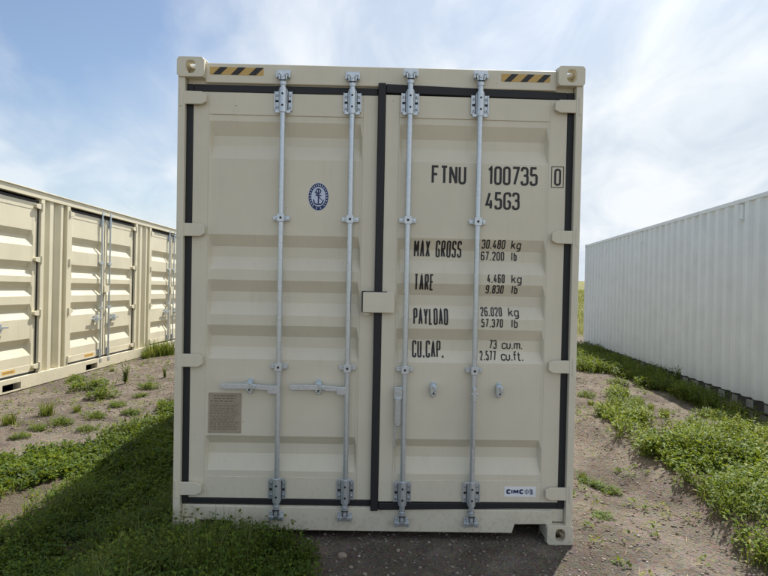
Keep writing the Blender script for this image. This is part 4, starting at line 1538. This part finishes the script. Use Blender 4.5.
LB = {('clump', 1): 'low leafy weed clump on bare dirt before the cream container',
      ('tuft', 1): 'small grass tuft on bare dirt before the cream container',
      ('clump', 2): 'low leafy weed clump on the dirt lane towards the white container',
      ('tuft', 2): 'small grass tuft on the dirt lane towards the white container'}
up_lab = {125: 'tall bushy upright weed alone on the dirt strip by the cream container',
          165: 'slender upright weed on the dirt strip close to the beige container',
          677: 'stalked weed rising above the shaded weeds against the white container wall'}
own = {(90, 389): 'widest leafy weed clump on dirt below the middle doors of the cream container',
       (112, 371): 'tiny grass tuft at the foot of the cream container rail',
       (165, 378): 'slender upright weed on the dirt strip close to the beige container',
       (603, 517): 'flat little weed clump alone on dirt beside the beige corner casting',
       (583, 478): 'small grass tuft on dirt hard against the beige container side',
       (723, 425): 'leafy weed clump at the edge of the shade cast by the white container',
       (595, 372): 'leafy weed clump between the beige container and the shaded weeds'}
for i, (u, v, h, wf, kd, g) in enumerate(spots):
    x, y = px_ground(u, v)
    o = bpy.data.objects.new(KN[kd], WEED[kd][i % 3])
    COL.objects.link(o)
    o.location = (x, y, float(ground_z(x, y)) - .004)
    o.rotation_euler = (0, 0, random.uniform(0, 6.28))
    h *= 1.3
    k = h * wf * (1.25 if kd == 'clump' else 1.0)
    o.scale = (k, k, h)
    if g == 3:
        tag(o, 'tall bright grass tuft growing against the cream container rail', 'grass tuft', 'grass against the cream container')
    elif kd == 'upright':
        tag(o, up_lab[u], 'weed')
    elif (u, v) in own:
        tag(o, own[(u, v)], 'weed' if kd == 'clump' else 'grass tuft')
    else:
        tag(o, LB[(kd, g)], 'weed' if kd == 'clump' else 'grass tuft', (G1 if g == 1 else G2) + (' clumps' if kd == 'clump' else ' tufts'))


# ---- pebbles and dry litter on the dirt
def icos():
    t = (1 + 5 ** .5) / 2
    v = np.array([(-1, t, 0), (1, t, 0), (-1, -t, 0), (1, -t, 0), (0, -1, t), (0, 1, t), (0, -1, -t), (0, 1, -t), (t, 0, -1), (t, 0, 1), (-t, 0, -1), (-t, 0, 1)]) / math.hypot(1, t)
    f = np.array([(0, 11, 5), (0, 5, 1), (0, 1, 7), (0, 7, 10), (0, 10, 11), (1, 5, 9), (5, 11, 4), (11, 10, 2), (10, 7, 6), (7, 1, 8), (3, 9, 4), (3, 4, 2), (3, 2, 6), (3, 6, 8), (3, 8, 9), (4, 9, 5), (2, 4, 11), (6, 2, 10), (8, 6, 7), (9, 8, 1)])
    return v, f


def make_pebbles():
    iv, jf = icos()
    P = []
    for (x0, x1, y0, y1, n, lo, hi) in ((-.5, 3.2, -1.2, 3.0, 5200, .003, .012), (-5.0, -1.3, 2.5, 9.5, 3600, .005, .016), (1.3, 5.0, 2.5, 9.0, 3000, .005, .016), (-.5, 1.4, -.9, .9, 1500, .003, .009)):
        x = x0 + rng.random(n) * (x1 - x0); y = y0 + rng.random(n) * (y1 - y0)
        s = lo + (hi - lo) * rng.random(n) ** 3.0
        P.append(np.stack([x, y, s], 1))
    P = np.concatenate(P)
    n = len(P)
    z = ground_z(P[:, 0], P[:, 1])
    sc = P[:, 2, None] * (np.array([1.2, 1.0, .65]) * (.7 + .6 * rng.random((n, 3))))
    a = rng.random(n) * 6.283
    v = iv[None] * (1 + .28 * (rng.random((n, 12, 1)) - .5)) * sc[:, None]
    c, s_ = np.cos(a)[:, None], np.sin(a)[:, None]
    vx, vy = v[..., 0] * c - v[..., 1] * s_, v[..., 0] * s_ + v[..., 1] * c
    V = np.stack([vx + P[:, 0, None], vy + P[:, 1, None], v[..., 2] + (z + sc[:, 2] * .35)[:, None]], -1).reshape(-1, 3)
    F = (jf[None] + (np.arange(n) * 12)[:, None, None]).reshape(-1, 3)
    m, nt, b = new_mat('pebble')
    att = nnode(nt, 'ShaderNodeVertexColor', layer_name='tint')
    nt.links.new(ramp(nt, att.outputs[0], [(0, (.10, .08, .065)), (.5, (.19, .155, .125)), (.9, (.28, .24, .20)), (1, (.42, .38, .34))]), b.inputs['Base Color'])
    b.inputs['Roughness'].default_value = .9
    me = tri_mesh('gravel', [(V, F, np.repeat(rng.random(n), 12), 0)], [m])
    o = bpy.data.objects.new('gravel', me); COL.objects.link(o)
    tag(o, 'loose small gravel scattered over the bare dirt', 'gravel', kind='stuff')
    # dry straw
    n = 5200
    x = np.concatenate([-5 + rng.random(n // 2) * 3.7, 1.3 + rng.random(n // 2) * 3.4]); y = np.concatenate([2.0 + 7 * rng.random(n // 2), -.9 + 8.5 * rng.random(n // 2)])
    az = rng.random(n) * 6.283
    ln = .03 + .07 * rng.random(n)
    base = np.stack([x, y, ground_z(x, y) + .004], 1)
    parts = [leaf_arrays(base, az, np.radians(rng.normal(6, 10, n)), ln, np.full(n, .0035), .1) + (0,)]
    o = bpy.data.objects.new('dry_litter', tri_mesh('dry_litter', parts, [STRAW])); COL.objects.link(o)
    tag(o, 'dry straw and dead stalks lying on the dirt', 'litter', kind='stuff')
    # far meadow seen through the gap beyond the white container
    n = 120000
    y = 15.0 + (rng.random(n) ** 1.9) * 90; x = rng.normal(4, 1, n) + (rng.random(n) - .5) * (34 + (y - 15) * 1.3)
    k = (y > 15.5 + 3.0 * fbm(x, y, .35, 3, 71)) & (rng.random(n) < np.clip(1.5 * fbm(x, y, .22, 3, 73), .1, 1))
    x, y = x[k], y[k]; n = len(x)
    base = np.stack([x, y, ground_z(x, y)], 1)
    k = 1 + (y - 15) / 18
    o = bpy.data.objects.new('meadow_grass', tri_mesh('meadow_grass', [blade_arrays(base, rng.random(n) * 6.283, (.16 + .22 * rng.random(n)) * (.8 + .2 * k), .012 * k, .2 + .5 * rng.random(n), np.clip(rng.normal(.82, .15, n), 0, 1)) + (0,)], [GRASS]))
    COL.objects.link(o)
    tag(o, 'yellow green meadow grass stretching to the horizon behind the containers', 'grass', kind='stuff')
    # a few stones in front of the sill
    sm = []
    for j in range(3):
        bm = bmesh.new()
        bmesh.ops.create_icosphere(bm, subdivisions=2, radius=1)
        rs = np.random.default_rng(40 + j)
        for vtx in bm.verts:
            vtx.co *= 1 + .25 * (rs.random() - .5)
            vtx.co.z *= .6
        me = bpy.data.meshes.new('stone'); bm.to_mesh(me); bm.free()
        me.materials.append(STONE)
        sm.append(me)
    for j, (u, v, s) in enumerate(((342, 556, .030), (398, 551, .016), (351, 566, .014), (420, 566, .012), (365, 573, .016), (300, 570, .018))):
        x, y = px_ground(u, v)
        o = bpy.data.objects.new('stone', sm[j % 3]); COL.objects.link(o)
        o.location = (x, y, float(ground_z(x, y)) + s * .25)
        o.scale = (s, s * .8, s)
        o.rotation_euler = (0, 0, j * 1.3)
        if j == 0:
            tag(o, 'largest pale brown stone on shaded dirt under the beige door sill', 'stone')
        else:
            tag(o, 'small brown stone on the shaded dirt before the beige sill', 'stone', 'small stones before the door sill')


STONE = plain('stone', (.27, .22, .175), .9, var=.25, scale=4)
make_pebbles()
